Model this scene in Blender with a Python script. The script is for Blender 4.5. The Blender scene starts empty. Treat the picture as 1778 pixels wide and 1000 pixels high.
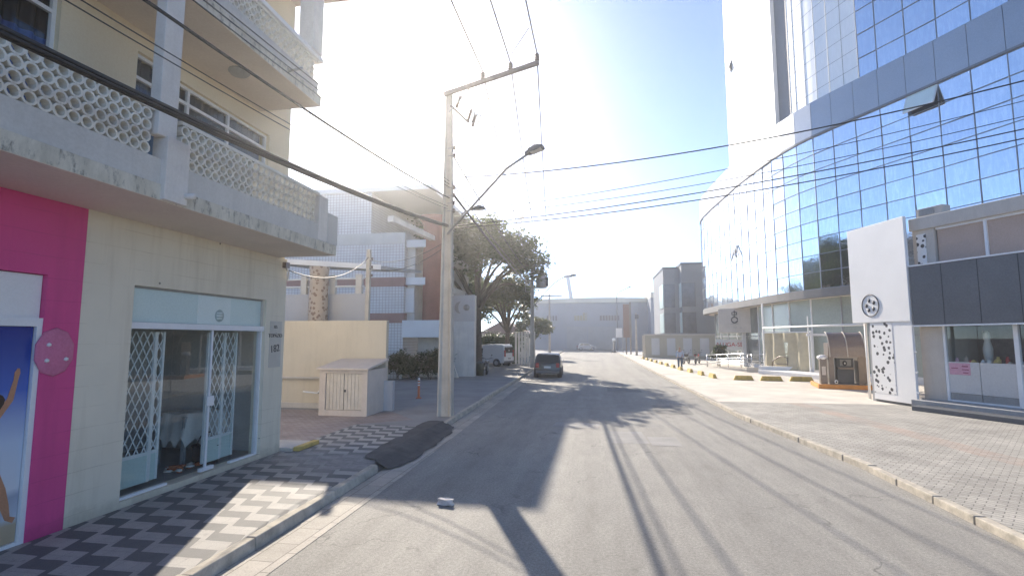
import bpy, bmesh, math, random
from mathutils import Vector, Matrix
random.seed(7)
R = math.radians
scene = bpy.context.scene
COL = scene.collection

# ------------------------------------------------------------------ camera, world, sun, exposure
cam_d = bpy.data.cameras.new('camera'); cam = bpy.data.objects.new('camera', cam_d); COL.objects.link(cam)
cam_d.sensor_width = 36; cam_d.lens = 18; cam_d.clip_start = 0.1; cam_d.clip_end = 6000
cam.location = (0, 0, 2.5)
cam.rotation_euler = (R(90 + 5.59), 0, R(9.26))
scene.camera = cam
HAZE_D, HAZE_G = .0015, .81
SUN_EL, SUN_AZ = 27.0, -22.4            # azimuth from +Y, negative = towards -X
world = bpy.data.worlds.new('World'); scene.world = world; world.use_nodes = True
wn = world.node_tree; wn.nodes.clear()
sky = wn.nodes.new('ShaderNodeTexSky'); sky.sky_type = 'NISHITA'; sky.sun_disc = False
sky.sun_elevation = R(SUN_EL); sky.sun_rotation = R(SUN_AZ)
sky.air_density = 0.5; sky.dust_density = 0.05; sky.ozone_density = 3.0; sky.altitude = 0
bg = wn.nodes.new('ShaderNodeBackground'); bg.inputs['Strength'].default_value = 0.085
wo = wn.nodes.new('ShaderNodeOutputWorld')
wn.links.new(sky.outputs[0], bg.inputs[0]); wn.links.new(bg.outputs[0], wo.inputs[0])
sun_d = bpy.data.lights.new('sun', 'SUN'); sun_d.energy = 2.6; sun_d.angle = R(0.5); sun_d.color = (1, .90, .76)
sun = bpy.data.objects.new('sun', sun_d); COL.objects.link(sun)
sd = Vector((math.sin(R(SUN_AZ)) * math.cos(R(SUN_EL)), math.cos(R(SUN_AZ)) * math.cos(R(SUN_EL)), math.sin(R(SUN_EL))))
sun.rotation_euler = sd.to_track_quat('Z', 'Y').to_euler()
scene.view_settings.view_transform = 'Standard'; scene.view_settings.look = 'None'
scene.view_settings.exposure = 1.9; scene.view_settings.gamma = 1
scene.cycles.max_bounces = 8; scene.cycles.transparent_max_bounces = 16; scene.cycles.caustics_reflective = False
scene.cycles.caustics_refractive = False; scene.cycles.sample_clamp_indirect = 6
scene.cycles.volume_bounces = 1

# ------------------------------------------------------------------ materials
MATS = {}
def newmat(name):
    m = bpy.data.materials.new(name); m.use_nodes = True
    nt = m.node_tree; b = nt.nodes['Principled BSDF']
    return m, nt, b
def N(nt, t, **k):
    n = nt.nodes.new(t)
    for a, v in k.items():
        if a.startswith('i_'):
            n.inputs[a[2:].replace('_', ' ')].default_value = v
        else: setattr(n, a, v)
    return n
def L(nt, a, b): nt.links.new(a, b)
def c4(c): return (c[0], c[1], c[2], 1)
def mixc(nt, fac, a, b, mode='MIX'):
    n = nt.nodes.new('ShaderNodeMix'); n.data_type = 'RGBA'; n.blend_type = mode
    for s, v in ((0, fac), (6, a), (7, b)):
        if hasattr(v, 'links') or isinstance(v, bpy.types.NodeSocket): nt.links.new(v, n.inputs[s])
        else: n.inputs[s].default_value = v if s == 0 else c4(v)
    return n.outputs[2]
def mathn(nt, op, a, b=None, c=None):
    n = nt.nodes.new('ShaderNodeMath'); n.operation = op
    for i, v in enumerate((a, b, c)):
        if v is None: continue
        if isinstance(v, bpy.types.NodeSocket): nt.links.new(v, n.inputs[i])
        else: n.inputs[i].default_value = v
    return n.outputs[0]
def ramp(nt, fac, stops):
    n = nt.nodes.new('ShaderNodeValToRGB')
    e = n.color_ramp.elements
    while len(e) < len(stops): e.new(0.5)
    for el, (p, c) in zip(e, stops):
        el.position = p; el.color = c4(c) if len(c) == 3 else c
    L(nt, fac, n.inputs[0]); return n.outputs[0]
def pos(nt):
    return nt.nodes.new('ShaderNodeNewGeometry').outputs['Position']
def noise(nt, scale, detail=4, rough=.6, vec=None, stretch=None):
    n = N(nt, 'ShaderNodeTexNoise'); n.inputs['Scale'].default_value = scale
    n.inputs['Detail'].default_value = detail; n.inputs['Roughness'].default_value = rough
    v = vec or pos(nt)
    if stretch:
        mp = N(nt, 'ShaderNodeMapping'); mp.inputs['Scale'].default_value = stretch; L(nt, v, mp.inputs[0]); v = mp.outputs[0]
    L(nt, v, n.inputs['Vector']); return n.outputs['Fac']
def bump(nt, b, h, strength=.3, dist=.02):
    n = N(nt, 'ShaderNodeBump'); n.inputs['Strength'].default_value = strength; n.inputs['Distance'].default_value = dist
    L(nt, h, n.inputs['Height']); L(nt, n.outputs[0], b.inputs['Normal'])
def plain(name, col, rough=.6, var=.18, scale=3., fine=40., bmp=.1, metal=0., streak=0., stain=None, spec=.5):
    """a surface colour with broad mottling, fine grain, optional vertical streaks of dirt"""
    if name in MATS: return MATS[name]
    m, nt, b = newmat(name)
    n1 = noise(nt, scale); n2 = noise(nt, fine, 2)
    lo = tuple(x * (1 - var) for x in col); hi = tuple(min(1, x * (1 + var * .7)) for x in col)
    c = ramp(nt, n1, [(.3, lo), (.7, hi)])
    c = mixc(nt, .12, c, ramp(nt, n2, [(.35, (0.1, .1, .1)), (.65, (.9, .9, .9))]), 'SOFT_LIGHT')
    if streak:
        s = noise(nt, 1.0, 5, .65, stretch=(5, 5, .5))
        f = ramp(nt, s, [(.5, (0, 0, 0)), (.72, (1, 1, 1))])
        c = mixc(nt, mathn(nt, 'MULTIPLY', f, streak), c, stain or tuple(x * .35 for x in col))
    L(nt, c, b.inputs['Base Color'])
    b.inputs['Roughness'].default_value = rough; b.inputs['Metallic'].default_value = metal
    b.inputs['Specular IOR Level'].default_value = spec
    if bmp: bump(nt, b, n2, bmp, .01)
    MATS[name] = m; return m

def m_courses(name, col, stain):
    """painted wall with faint board courses, drips and small plugged holes"""
    m, nt, b = newmat(name); sep = N(nt, 'ShaderNodeSeparateXYZ'); L(nt, pos(nt), sep.inputs[0])
    wob = noise(nt, 1.5, 3); z = mathn(nt, 'ADD', sep.outputs[2], mathn(nt, 'MULTIPLY', wob, .03))
    ln = mathn(nt, 'LESS_THAN', mathn(nt, 'FRACT', mathn(nt, 'DIVIDE', z, .27)), .035)
    gate = ramp(nt, noise(nt, 1.1, 4, .7), [(.42, (0, 0, 0)), (.62, (1, 1, 1))])
    k = mathn(nt, 'MULTIPLY', mathn(nt, 'MULTIPLY', ln, gate), .5)
    c = ramp(nt, noise(nt, .9, 5), [(.3, tuple(x * .9 for x in col)), (.7, col)])
    st = ramp(nt, noise(nt, 1., 6, .7, stretch=(4, 4, .35)), [(.5, (0, 0, 0)), (.75, (1, 1, 1))])
    c = mixc(nt, mathn(nt, 'MULTIPLY', st, .42), c, stain)
    c = mixc(nt, k, c, stain)
    base = ramp(nt, mathn(nt, 'ADD', mathn(nt, 'MULTIPLY', sep.outputs[2], 1.6), mathn(nt, 'MULTIPLY', noise(nt, 3., 5, .7), .8)), [(.45, (1, 1, 1)), (.95, (0, 0, 0))])
    c = mixc(nt, mathn(nt, 'MULTIPLY', base, .6), c, tuple(x * .55 for x in stain))
    v = N(nt, 'ShaderNodeTexVoronoi', i_Scale=1.9); L(nt, pos(nt), v.inputs['Vector'])
    c = mixc(nt, mathn(nt, 'MULTIPLY', mathn(nt, 'LESS_THAN', v.outputs['Distance'], .035), .8), c, (.12, .1, .08))
    L(nt, c, b.inputs['Base Color']); b.inputs['Roughness'].default_value = .82
    bump(nt, b, mathn(nt, 'SUBTRACT', noise(nt, 30., 3), k), .15, .01); return m
def m_asphalt():
    m, nt, b = newmat('asphalt')
    p = pos(nt)
    big = noise(nt, .35, 5); mid = noise(nt, 2.2, 5, .7, stretch=(1.6, .5, 1)); gr = noise(nt, 90, 3, .8); agg = N(nt, 'ShaderNodeTexVoronoi', i_Scale=55.0); L(nt, p, agg.inputs['Vector'])
    c = ramp(nt, big, [(.3, (.245, .23, .205)), (.7, (.325, .305, .27))])
    c = mixc(nt, .5, c, ramp(nt, mid, [(.3, (.185, .178, .168)), (.5, (.255, .246, .23)), (.75, (.33, .316, .292))]))
    c = mixc(nt, .55, c, ramp(nt, gr, [(.3, (.12, .12, .12)), (.7, (.85, .85, .85))]), 'OVERLAY')
    g2 = noise(nt, 26, 4, .85); c = mixc(nt, .5, c, ramp(nt, g2, [(.32, (.2, .2, .2)), (.68, (.8, .8, .8))]), 'OVERLAY')
    tr = noise(nt, 1., 4, .6, stretch=(1.1, .06, 1)); c = mixc(nt, .45, c, ramp(nt, tr, [(.35, (.34, .34, .34)), (.65, (.66, .66, .65))]), 'OVERLAY')
    spk = noise(nt, 13, 2, .5); c = mixc(nt, ramp(nt, spk, [(.7, (0, 0, 0)), (.76, (.6, .6, .6))]), c, (.1, .095, .09))
    # cracks
    v = N(nt, 'ShaderNodeTexVoronoi', i_Scale=.55); v.feature = 'DISTANCE_TO_EDGE'
    w = N(nt, 'ShaderNodeTexNoise', i_Scale=1.7, i_Detail=6.0); L(nt, p, w.inputs['Vector'])
    ad = N(nt, 'ShaderNodeVectorMath'); ad.operation = 'MULTIPLY_ADD'; L(nt, w.outputs['Color'], ad.inputs[0]); ad.inputs[1].default_value = (1.3, 1.3, 0); L(nt, p, ad.inputs[2])
    L(nt, ad.outputs[0], v.inputs['Vector'])
    crack = ramp(nt, v.outputs['Distance'], [(0.0, (1, 1, 1)), (.012, (0, 0, 0))])
    gate = ramp(nt, noise(nt, .5, 3), [(.5, (0, 0, 0)), (.62, (1, 1, 1))])
    k = mathn(nt, 'MULTIPLY', crack, mathn(nt, 'MULTIPLY', gate, .65))
    c = mixc(nt, k, c, (.05, .05, .048))
    # pale dust patches
    d = ramp(nt, noise(nt, .9, 6, .7), [(.58, (0, 0, 0)), (.8, (1, 1, 1))])
    c = mixc(nt, mathn(nt, 'MULTIPLY', d, .35), c, (.33, .31, .28))
    L(nt, c, b.inputs['Base Color']); b.inputs['Roughness'].default_value = .82
    bump(nt, b, mathn(nt, 'SUBTRACT', gr, k), .45, .012); return m
ZZ = .29
def m_zigzag():
    """black and white zigzag cement tiles"""
    m, nt, b = newmat('zigzag_paving')
    sep = N(nt, 'ShaderNodeSeparateXYZ'); L(nt, pos(nt), sep.inputs[0])
    x, y = sep.outputs[0], sep.outputs[1]
    wob = noise(nt, 3., 2)
    T = .46
    u = mathn(nt, 'FRACT', mathn(nt, 'DIVIDE', x, T))
    # u<.5 level, then a step: a stair of parallelograms
    cell = mathn(nt, 'FLOOR', mathn(nt, 'DIVIDE', x, T))
    stair = mathn(nt, 'ADD', cell, mathn(nt, 'MULTIPLY', mathn(nt, 'MAXIMUM', mathn(nt, 'SUBTRACT', u, .8), 0.), 5.))
    v = mathn(nt, 'ADD', y, mathn(nt, 'MULTIPLY', stair, ZZ))
    v = mathn(nt, 'ADD', v, mathn(nt, 'MULTIPLY', wob, .035))
    fr = mathn(nt, 'FRACT', mathn(nt, 'DIVIDE', v, .46))
    sel = mathn(nt, 'GREATER_THAN', fr, .5)
    g = noise(nt, 70, 3, .8); br = noise(nt, .9, 5, .7)
    dk = ramp(nt, g, [(.3, (.075, .075, .078)), (.7, (.15, .148, .148))]); lt = ramp(nt, g, [(.3, (.31, .295, .27)), (.7, (.52, .49, .45))])
    c = mixc(nt, sel, dk, lt)
    # joints of the 20 cm tiles
    jx = mathn(nt, 'LESS_THAN', mathn(nt, 'FRACT', mathn(nt, 'DIVIDE', x, .2)), .03)
    jy = mathn(nt, 'LESS_THAN', mathn(nt, 'FRACT', mathn(nt, 'DIVIDE', y, .2)), .03)
    j = mathn(nt, 'MULTIPLY', mathn(nt, 'MAXIMUM', jx, jy), .5)
    c = mixc(nt, j, c, (.13, .125, .12))
    # worn, dusty and broken tiles
    dirt = ramp(nt, br, [(.4, (0, 0, 0)), (.72, (1, 1, 1))])
    c = mixc(nt, mathn(nt, 'MULTIPLY', dirt, .6), c, (.2, .19, .175))
    worn = ramp(nt, mathn(nt, 'ADD', mathn(nt, 'MULTIPLY', mathn(nt, 'ABSOLUTE', mathn(nt, 'SUBTRACT', y, 9.6)), -.35), br), [(.1, (0, 0, 0)), (.42, (1, 1, 1))])
    c = mixc(nt, mathn(nt, 'MULTIPLY', worn, .8), c, ramp(nt, noise(nt, 9., 5, .8), [(.3, (.13, .125, .12)), (.7, (.34, .32, .3))]))
    spot = ramp(nt, noise(nt, 4.5, 4, .8), [(.6, (0, 0, 0)), (.72, (.6, .6, .6))]); c = mixc(nt, spot, c, (.1, .096, .09))
    L(nt, c, b.inputs['Base Color']); b.inputs['Roughness'].default_value = .75
    bump(nt, b, mathn(nt, 'SUBTRACT', g, j), .3, .008); return m
def m_pavers(name, c1, c2, mortar, sx, sy, rot=0., band=None, rough=.8):
    m, nt, b = newmat(name)
    mp = N(nt, 'ShaderNodeMapping'); mp.inputs['Rotation'].default_value = (0, 0, R(rot)); L(nt, pos(nt), mp.inputs[0])
    br = N(nt, 'ShaderNodeTexBrick'); L(nt, mp.outputs[0], br.inputs['Vector'])
    br.inputs['Color1'].default_value = c4(c1); br.inputs['Color2'].default_value = c4(c2); br.inputs['Mortar'].default_value = c4(mortar)
    br.inputs['Scale'].default_value = 1; br.inputs['Brick Width'].default_value = sx; br.inputs['Row Height'].default_value = sy
    br.inputs['Mortar Size'].default_value = .008; br.inputs['Mortar Smooth'].default_value = .3
    n = noise(nt, .7, 6, .7); g = noise(nt, 60, 2, .8)
    c = mixc(nt, .55, br.outputs['Color'], ramp(nt, n, [(.3, (.3, .3, .3)), (.7, (.72, .72, .72))]), 'OVERLAY')
    c = mixc(nt, .3, c, ramp(nt, g, [(.3, (.2, .2, .2)), (.7, (.8, .8, .8))]), 'OVERLAY')
    if band:
        sep = N(nt, 'ShaderNodeSeparateXYZ'); L(nt, pos(nt), sep.inputs[0])
        v = mathn(nt, 'ADD', sep.outputs[0], mathn(nt, 'MULTIPLY', sep.outputs[1], .09))
        on = mathn(nt, 'LESS_THAN', mathn(nt, 'ABSOLUTE', mathn(nt, 'SUBTRACT', v, 9.1)), .3)
        on = mathn(nt, 'MULTIPLY', on, ramp(nt, n, [(.35, (.0, .0, .0)), (.65, (.55, .55, .55))]))
        c = mixc(nt, on, c, band)
    L(nt, c, b.inputs['Base Color']); b.inputs['Roughness'].default_value = rough
    bump(nt, b, mathn(nt, 'SUBTRACT', mathn(nt, 'MULTIPLY', g, .4), br.outputs['Fac']), .5, .01); return m
def m_glass(name, tint=(.9, .95, .95), refl=.12, rough=.0, haze=0.):
    m, nt, b = newmat(name); nt.nodes.remove(b); out = nt.nodes['Material Output']
    t = N(nt, 'ShaderNodeBsdfTransparent'); t.inputs[0].default_value = c4(tint)
    g = N(nt, 'ShaderNodeBsdfGlossy'); g.inputs['Roughness'].default_value = rough; g.inputs[0].default_value = (.95, .97, 1, 1)
    f = N(nt, 'ShaderNodeLayerWeight'); f.inputs[0].default_value = .5
    k = mathn(nt, 'MINIMUM', mathn(nt, 'ADD', mathn(nt, 'MULTIPLY', mathn(nt, 'POWER', f.outputs['Facing'], 4.), .75), refl), 1.0)
    mx = N(nt, 'ShaderNodeMixShader'); L(nt, k, mx.inputs[0]); L(nt, t.outputs[0], mx.inputs[1]); L(nt, g.outputs[0], mx.inputs[2])
    last = mx.outputs[0]
    if haze:
        d = N(nt, 'ShaderNodeBsdfDiffuse'); d.inputs[0].default_value = (.7, .75, .74, 1)
        m2 = N(nt, 'ShaderNodeMixShader'); m2.inputs[0].default_value = haze; L(nt, last, m2.inputs[1]); L(nt, d.outputs[0], m2.inputs[2]); last = m2.outputs[0]
    L(nt, last, out.inputs[0]); return m
def m_mirror(name, col, rough=.03, wave=.012):
    m, nt, b = newmat(name)
    b.inputs['Base Color'].default_value = c4(col); b.inputs['Metallic'].default_value = 1; b.inputs['Roughness'].default_value = rough
    n = noise(nt, 1.1, 3); sm = noise(nt, 2.5, 5, .7, stretch=(3, 3, .6))
    L(nt, ramp(nt, sm, [(.45, tuple(x for x in col)), (.8, tuple(min(1, x * 1.25 + .04) for x in col))]), b.inputs['Base Color'])
    bump(nt, b, n, wave, .3); return m
def m_leaf(name, a, bcol):
    m, nt, b = newmat(name); out = nt.nodes['Material Output']
    g = nt.nodes.new('ShaderNodeNewGeometry')
    c = ramp(nt, g.outputs['Random Per Island'], [(0., a), (1., bcol)])
    L(nt, c, b.inputs['Base Color']); b.inputs['Roughness'].default_value = .5; b.inputs['Specular IOR Level'].default_value = .3
    t = N(nt, 'ShaderNodeBsdfTranslucent'); L(nt, mixc(nt, .4, c, (.2, .26, .04)), t.inputs[0])
    mx = N(nt, 'ShaderNodeMixShader'); mx.inputs[0].default_value = .35
    L(nt, b.outputs[0], mx.inputs[1]); L(nt, t.outputs[0], mx.inputs[2]); L(nt, mx.outputs[0], out.inputs[0]); return m
def m_tiles():
    """small white ceramic wall tiles with pinkish grout"""
    m, nt, b = newmat('white_wall_tiles')
    sep = N(nt, 'ShaderNodeSeparateXYZ'); L(nt, pos(nt), sep.inputs[0])
    js = []
    for i, s in ((0, .2), (1, .2), (2, .17)):
        js.append(mathn(nt, 'LESS_THAN', mathn(nt, 'FRACT', mathn(nt, 'DIVIDE', mathn(nt, 'ADD', sep.outputs[i], 100.1), s)), .15))
    g = nt.nodes.new('ShaderNodeNewGeometry'); sn = N(nt, 'ShaderNodeSeparateXYZ'); L(nt, g.outputs['Normal'], sn.inputs[0])
    ax = mathn(nt, 'LESS_THAN', mathn(nt, 'ABSOLUTE', sn.outputs[0]), .5); ay = mathn(nt, 'LESS_THAN', mathn(nt, 'ABSOLUTE', sn.outputs[1]), .5)
    j = mathn(nt, 'MAXIMUM', js[2], mathn(nt, 'MAXIMUM', mathn(nt, 'MULTIPLY', js[0], ax), mathn(nt, 'MULTIPLY', js[1], ay)))
    c = mixc(nt, j, ramp(nt, noise(nt, 1.2), [(.3, (.62, .6, .57)), (.7, (.74, .72, .7))]), (.46, .38, .36))
    L(nt, c, b.inputs['Base Color']); b.inputs['Roughness'].default_value = .35; return m
def m_weathered():
    m, nt, b = newmat('weathered_cream_edge')
    n = noise(nt, 2.2, 6, .7, stretch=(1, 2, .8)); s = noise(nt, 7, 5, .75, stretch=(1, 1.5, .6))
    c = ramp(nt, n, [(.35, (.5, .46, .37)), (.6, (.68, .63, .52))])
    c = mixc(nt, ramp(nt, s, [(.52, (0, 0, 0)), (.66, (.8, .8, .8))]), c, (.16, .15, .125))
    L(nt, c, b.inputs['Base Color']); b.inputs['Roughness'].default_value = .85; bump(nt, b, s, .4, .01); return m
def m_poster():
    m, nt, b = newmat('beach_poster_print')
    sep = N(nt, 'ShaderNodeSeparateXYZ'); L(nt, pos(nt), sep.inputs[0])
    z = mathn(nt, 'ADD', mathn(nt, 'DIVIDE', sep.outputs[2], 2.7), mathn(nt, 'MULTIPLY', noise(nt, 2., 4), .03))
    c = ramp(nt, z, [(.0, (.45, .33, .2)), (.15, (.5, .4, .27)), (.18, (.55, .6, .65)), (.27, (.35, .4, .5)), (.3, (.66, .7, .74)), (.5, (.5, .6, .74)), (.72, (.06, .14, .5)), (1., (.01, .025, .22))])
    L(nt, c, b.inputs['Base Color']); b.inputs['Roughness'].default_value = .25; return m
def m_spots(name, base, spot, scale, thr=.36):
    m, nt, b = newmat(name)
    v = N(nt, 'ShaderNodeTexVoronoi', i_Scale=scale); L(nt, pos(nt), v.inputs['Vector'])
    w = mathn(nt, 'ADD', v.outputs['Distance'], mathn(nt, 'MULTIPLY', noise(nt, 14., 2), .25))
    s = mathn(nt, 'LESS_THAN', w, thr)
    L(nt, mixc(nt, s, base, spot), b.inputs['Base Color']); b.inputs['Roughness'].default_value = .6; return m

M_poster = m_poster(); M_asphalt = m_asphalt(); M_zig = m_zigzag()
M_pav_r = m_pavers('grey_pavers', (.33, .31, .275), (.42, .395, .35), (.17, .16, .145), .22, .11, 38, band=(.42, .27, .2))
M_pav_l = m_pavers('worn_red_pavers', (.31, .245, .22), (.37, .31, .28), (.18, .15, .14), .22, .11, 4)
M_gutter = m_pavers('gutter_blocks', (.34, .31, .265), (.42, .38, .33), (.19, .17, .15), .5, .3, 90)
M_conc_l = plain('forecourt_concrete', (.29, .28, .27), .85, .2, .8, 60, .3)
M_conc_r = plain('pale_concrete_paving', (.6, .55, .48), .85, .18, .6, 50, .25, streak=0)
M_kerb = plain('kerb_concrete', (.50, .45, .37), .9, .32, 5, 50, .5)
M_ground = plain('far_ground', (.2, .19, .17), .95, .25, .05, 10, 0)
M_patch = plain('fresh_tar_patch', (.09, .086, .084), .95, .35, 3, 60, .9)
M_cream = m_courses('cream_wall_paint', (.80, .72, .57), (.5, .42, .3))
M_cream_up = plain('yellow_cream_render', (.80, .69, .50), .8, .05, 1., 30, .06)
M_pink = m_courses('magenta_wall_paint', (.72, .085, .27), (.5, .06, .2))
M_soffit = plain('soffit_paint', (.72, .63, .54), .85, .1, .8, 25, .05)
M_greyblue = plain('grey_parapet_paint', (.60, .575, .53), .8, .08, 1.2, 30, .06, streak=.1)
M_edge = m_weathered()
M_colw = plain('pale_column_paint', (.74, .69, .63), .8, .1, 2, 30, .1, streak=.15)
M_block = plain('breeze_block_cement', (.76, .72, .63), .85, .12, 4, 40, .1)
M_alu = plain('white_aluminium', (.8, .8, .8), .4, .05, 3, 30, 0)
M_dpane = plain('dark_window_interior', (.03, .03, .04), .12, .3, 1, 5, 0)
M_bluecurt = plain('blue_curtain', (.04, .07, .24), .35, .3, 9, 30, 0)
M_gpane = plain('grey_window_glass', (.12, .13, .16), .08, .2, 1.5, 5, 0)
M_mint = plain('mint_frosted_panel', (.58, .70, .67), .3, .04, 1.2, 30, 0)
M_mintlight = plain('pale_mint_panel', (.68, .77, .74), .3, .04, 1.2, 30, 0)
M_lattice = plain('white_lattice_paint', (.80, .82, .81), .5, .05, 3, 30, 0)
M_glass = m_glass('shop_glass', (.88, .93, .92), .06)
M_room = plain('shop_room_wall', (.6, .58, .55), .8, .1, 1, 20, 0)
M_roomfl = plain('shop_room_floor', (.3, .28, .27), .4, .1, 2, 20, 0)
M_white = plain('white_paint', (.80, .79, .77), .55, .04, 1, 30, .03)
M_dirtywhite = plain('dirty_white_paint', (.74, .69, .62), .7, .12, 1.6, 30, .08, streak=.2)
M_grey = plain('mid_grey_paint', (.34, .34, .34), .6, .1, 2, 30, .05)
M_dgrey = plain('dark_grey_paint', (.105, .11, .12), .55, .1, 2, 30, .03)
M_black = plain('black_rubber', (.02, .02, .021), .6, .2, 6, 40, .05)
M_cable = plain('black_cable', (.028, .028, .03), .6, .2, 3, 40, 0)
M_concpole = plain('pole_concrete', (.50, .46, .40), .85, .16, 2.2, 45, .2, streak=.35, stain=(.28, .23, .17))
M_steel = plain('galvanised_steel', (.33, .33, .33), .5, .15, 4, 40, .02, metal=.5)
M_rail = plain('polished_steel_rail', (.6, .6, .6), .25, .06, 4, 40, 0, metal=.9)
M_porc = plain('brown_porcelain', (.12, .085, .075), .3, .1, 4, 30, 0)
M_woodarm = plain('grey_timber_arm', (.16, .14, .13), .85, .2, 5, 40, .1)
M_yellowwall = plain('ochre_wall_paint', (.64, .56, .43), .85, .06, 1, 30, .06, streak=.12)
M_shed = plain('beige_shed_paint', (.63, .55, .48), .85, .08, 2, 30, .06, streak=.12)
M_sheddoor = plain('bare_plank_door', (.62, .56, .48), .8, .12, 3, 30, .1, streak=.15)
M_bluewall = plain('slate_blue_wall', (.46, .465, .49), .85, .06, 1, 30, .05)
M_tiles = m_tiles()
M_redband = plain('dull_red_band', (.36, .20, .17), .8, .1, 2, 30, .05)
M_terra = plain('terracotta_render', (.40, .17, .13), .85, .12, 2, 30, .08, streak=.15)
M_greyroof = plain('fibre_cement_sheet', (.38, .38, .38), .85, .12, 1.5, 30, .1)
M_bark = plain('tree_bark', (.13, .1, .075), .95, .3, 6, 40, .5)
M_leafd = m_leaf('dark_leaves', (.03, .06, .018), (.075, .115, .035))
M_leafl = m_leaf('yellow_green_leaves', (.085, .1, .025), (.16, .16, .05))
M_leafs = m_leaf('shrub_leaves', (.025, .055, .02), (.06, .1, .035))
M_mirror = m_mirror('curtain_wall_mirror', (.77, .82, .88), .06, .03)
M_mull = plain('dark_mullion', (.23, .26, .3), .5, .1, 2, 30, 0)
M_glaze = m_mirror('pale_reflective_cladding', (.9, .9, .9), .45, .01); M_glaze.node_tree.nodes['Principled BSDF'].inputs['Metallic'].default_value = .0
M_fascia = plain('metal_fascia_panel', (.36, .38, .41), .34, .05, .6, 20, 0, metal=.65)
M_under = plain('soffit_band_grey', (.20, .19, .18), .7, .08, 1, 20, .02)
M_clad = plain('white_cladding', (.78, .78, .78), .45, .03, .6, 20, 0)
M_slot = plain('grey_slot', (.17, .18, .2), .6, .1, 1, 20, 0)
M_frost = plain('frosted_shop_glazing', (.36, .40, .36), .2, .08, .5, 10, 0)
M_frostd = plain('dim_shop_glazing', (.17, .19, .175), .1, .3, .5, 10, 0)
M_fabric = plain('beige_canvas', (.56, .49, .34), .9, .12, 2.5, 60, .15)
M_yellow = plain('yellow_kerb_paint', (.62, .44, .13), .8, .18, 5, 40, .15, streak=.25)
M_orange = plain('orange_kerb_paint', (.68, .30, .08), .8, .15, 4, 40, .1)
M_bronze = plain('bronze_anodised_metal', (.20, .165, .14), .35, .12, 2, 30, 0, metal=.5)
M_smoke = plain('smoked_polycarbonate', (.24, .19, .16), .18, .1, 1.5, 20, 0)
M_brown = plain('brown_blind', (.5, .38, .31), .7, .06, 1.2, 30, .02)
M_beige2 = plain('beige_plaster', (.56, .51, .45), .8, .08, 1.5, 30, .05, streak=.12)
M_cow = m_spots('white_panel_with_black_spots', (.78, .77, .75), (.05, .05, .055), 5.2, .47)
M_signgrey = plain('charcoal_sign_face', (.13, .13, .135), .4, .15, .8, 20, 0)
M_red = plain('red_plastic', (.55, .03, .03), .35, .05, 2, 20, 0)
M_pinkp = plain('pink_paper', (.62, .34, .42), .7, .1, 14, 60, 0)
M_purple = plain('violet_letter', (.12, .08, .45), .4, .05, 2, 20, 0)
M_chrome = plain('chrome', (.6, .6, .62), .15, .05, 2, 20, 0, metal=1)
M_carw = plain('white_car_paint', (.74, .74, .74), .25, .02, 2, 20, 0)
M_card = plain('dark_car_paint', (.045, .047, .052), .22, .05, 2, 20, 0)
M_cars = plain('silver_car_paint', (.5, .5, .52), .25, .03, 2, 20, 0, metal=.4)
M_carglass = plain('car_glass', (.02, .024, .028), .06, .1, 2, 20, 0)
M_lamp = plain('rear_lamp_red', (.4, .02, .02), .2, .05, 2, 20, 0)
M_whouse = plain('blue_grey_sheet_wall', (.25, .28, .33), .75, .06, .4, 10, .02)
M_whroof = plain('pale_roof_sheet', (.60, .57, .47), .7, .1, .3, 10, .02)
M_house = plain('slate_house_render', (.22, .235, .26), .8, .06, .6, 10, .02)
M_stone = plain('beige_yard_wall', (.44, .40, .31), .85, .08, 1, 20, .05)
M_panelw = plain('pale_gate_panel', (.58, .57, .55), .7, .05, 1, 20, 0)
M_blue = plain('blue_crane_steel', (.07, .16, .3), .5, .1, 2, 20, 0)
M_skin = plain('skin', (.42, .25, .17), .6, .06, 8, 40, 0)
M_printskin = plain('printed_tan_skin', (.5, .25, .14), .4, .12, 6, 40, 0)
M_hair = plain('dark_hair', (.05, .03, .02), .7, .2, 12, 40, 0)
M_denim = plain('dark_denim', (.06, .1, .15), .85, .15, 12, 80, 0)
M_shirt = plain('pale_blue_shirt', (.36, .42, .52), .85, .1, 9, 60, 0)
M_printdark = plain('print_dark', (.04, .04, .045), .6, .1, 2, 20, 0)
M_printgrey = plain('print_grey', (.3, .3, .29), .6, .1, 2, 20, 0)
M_pstone = plain('painted_stone_chunk', (.72, .66, .62), .9, .2, 12, 60, .4)

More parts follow.
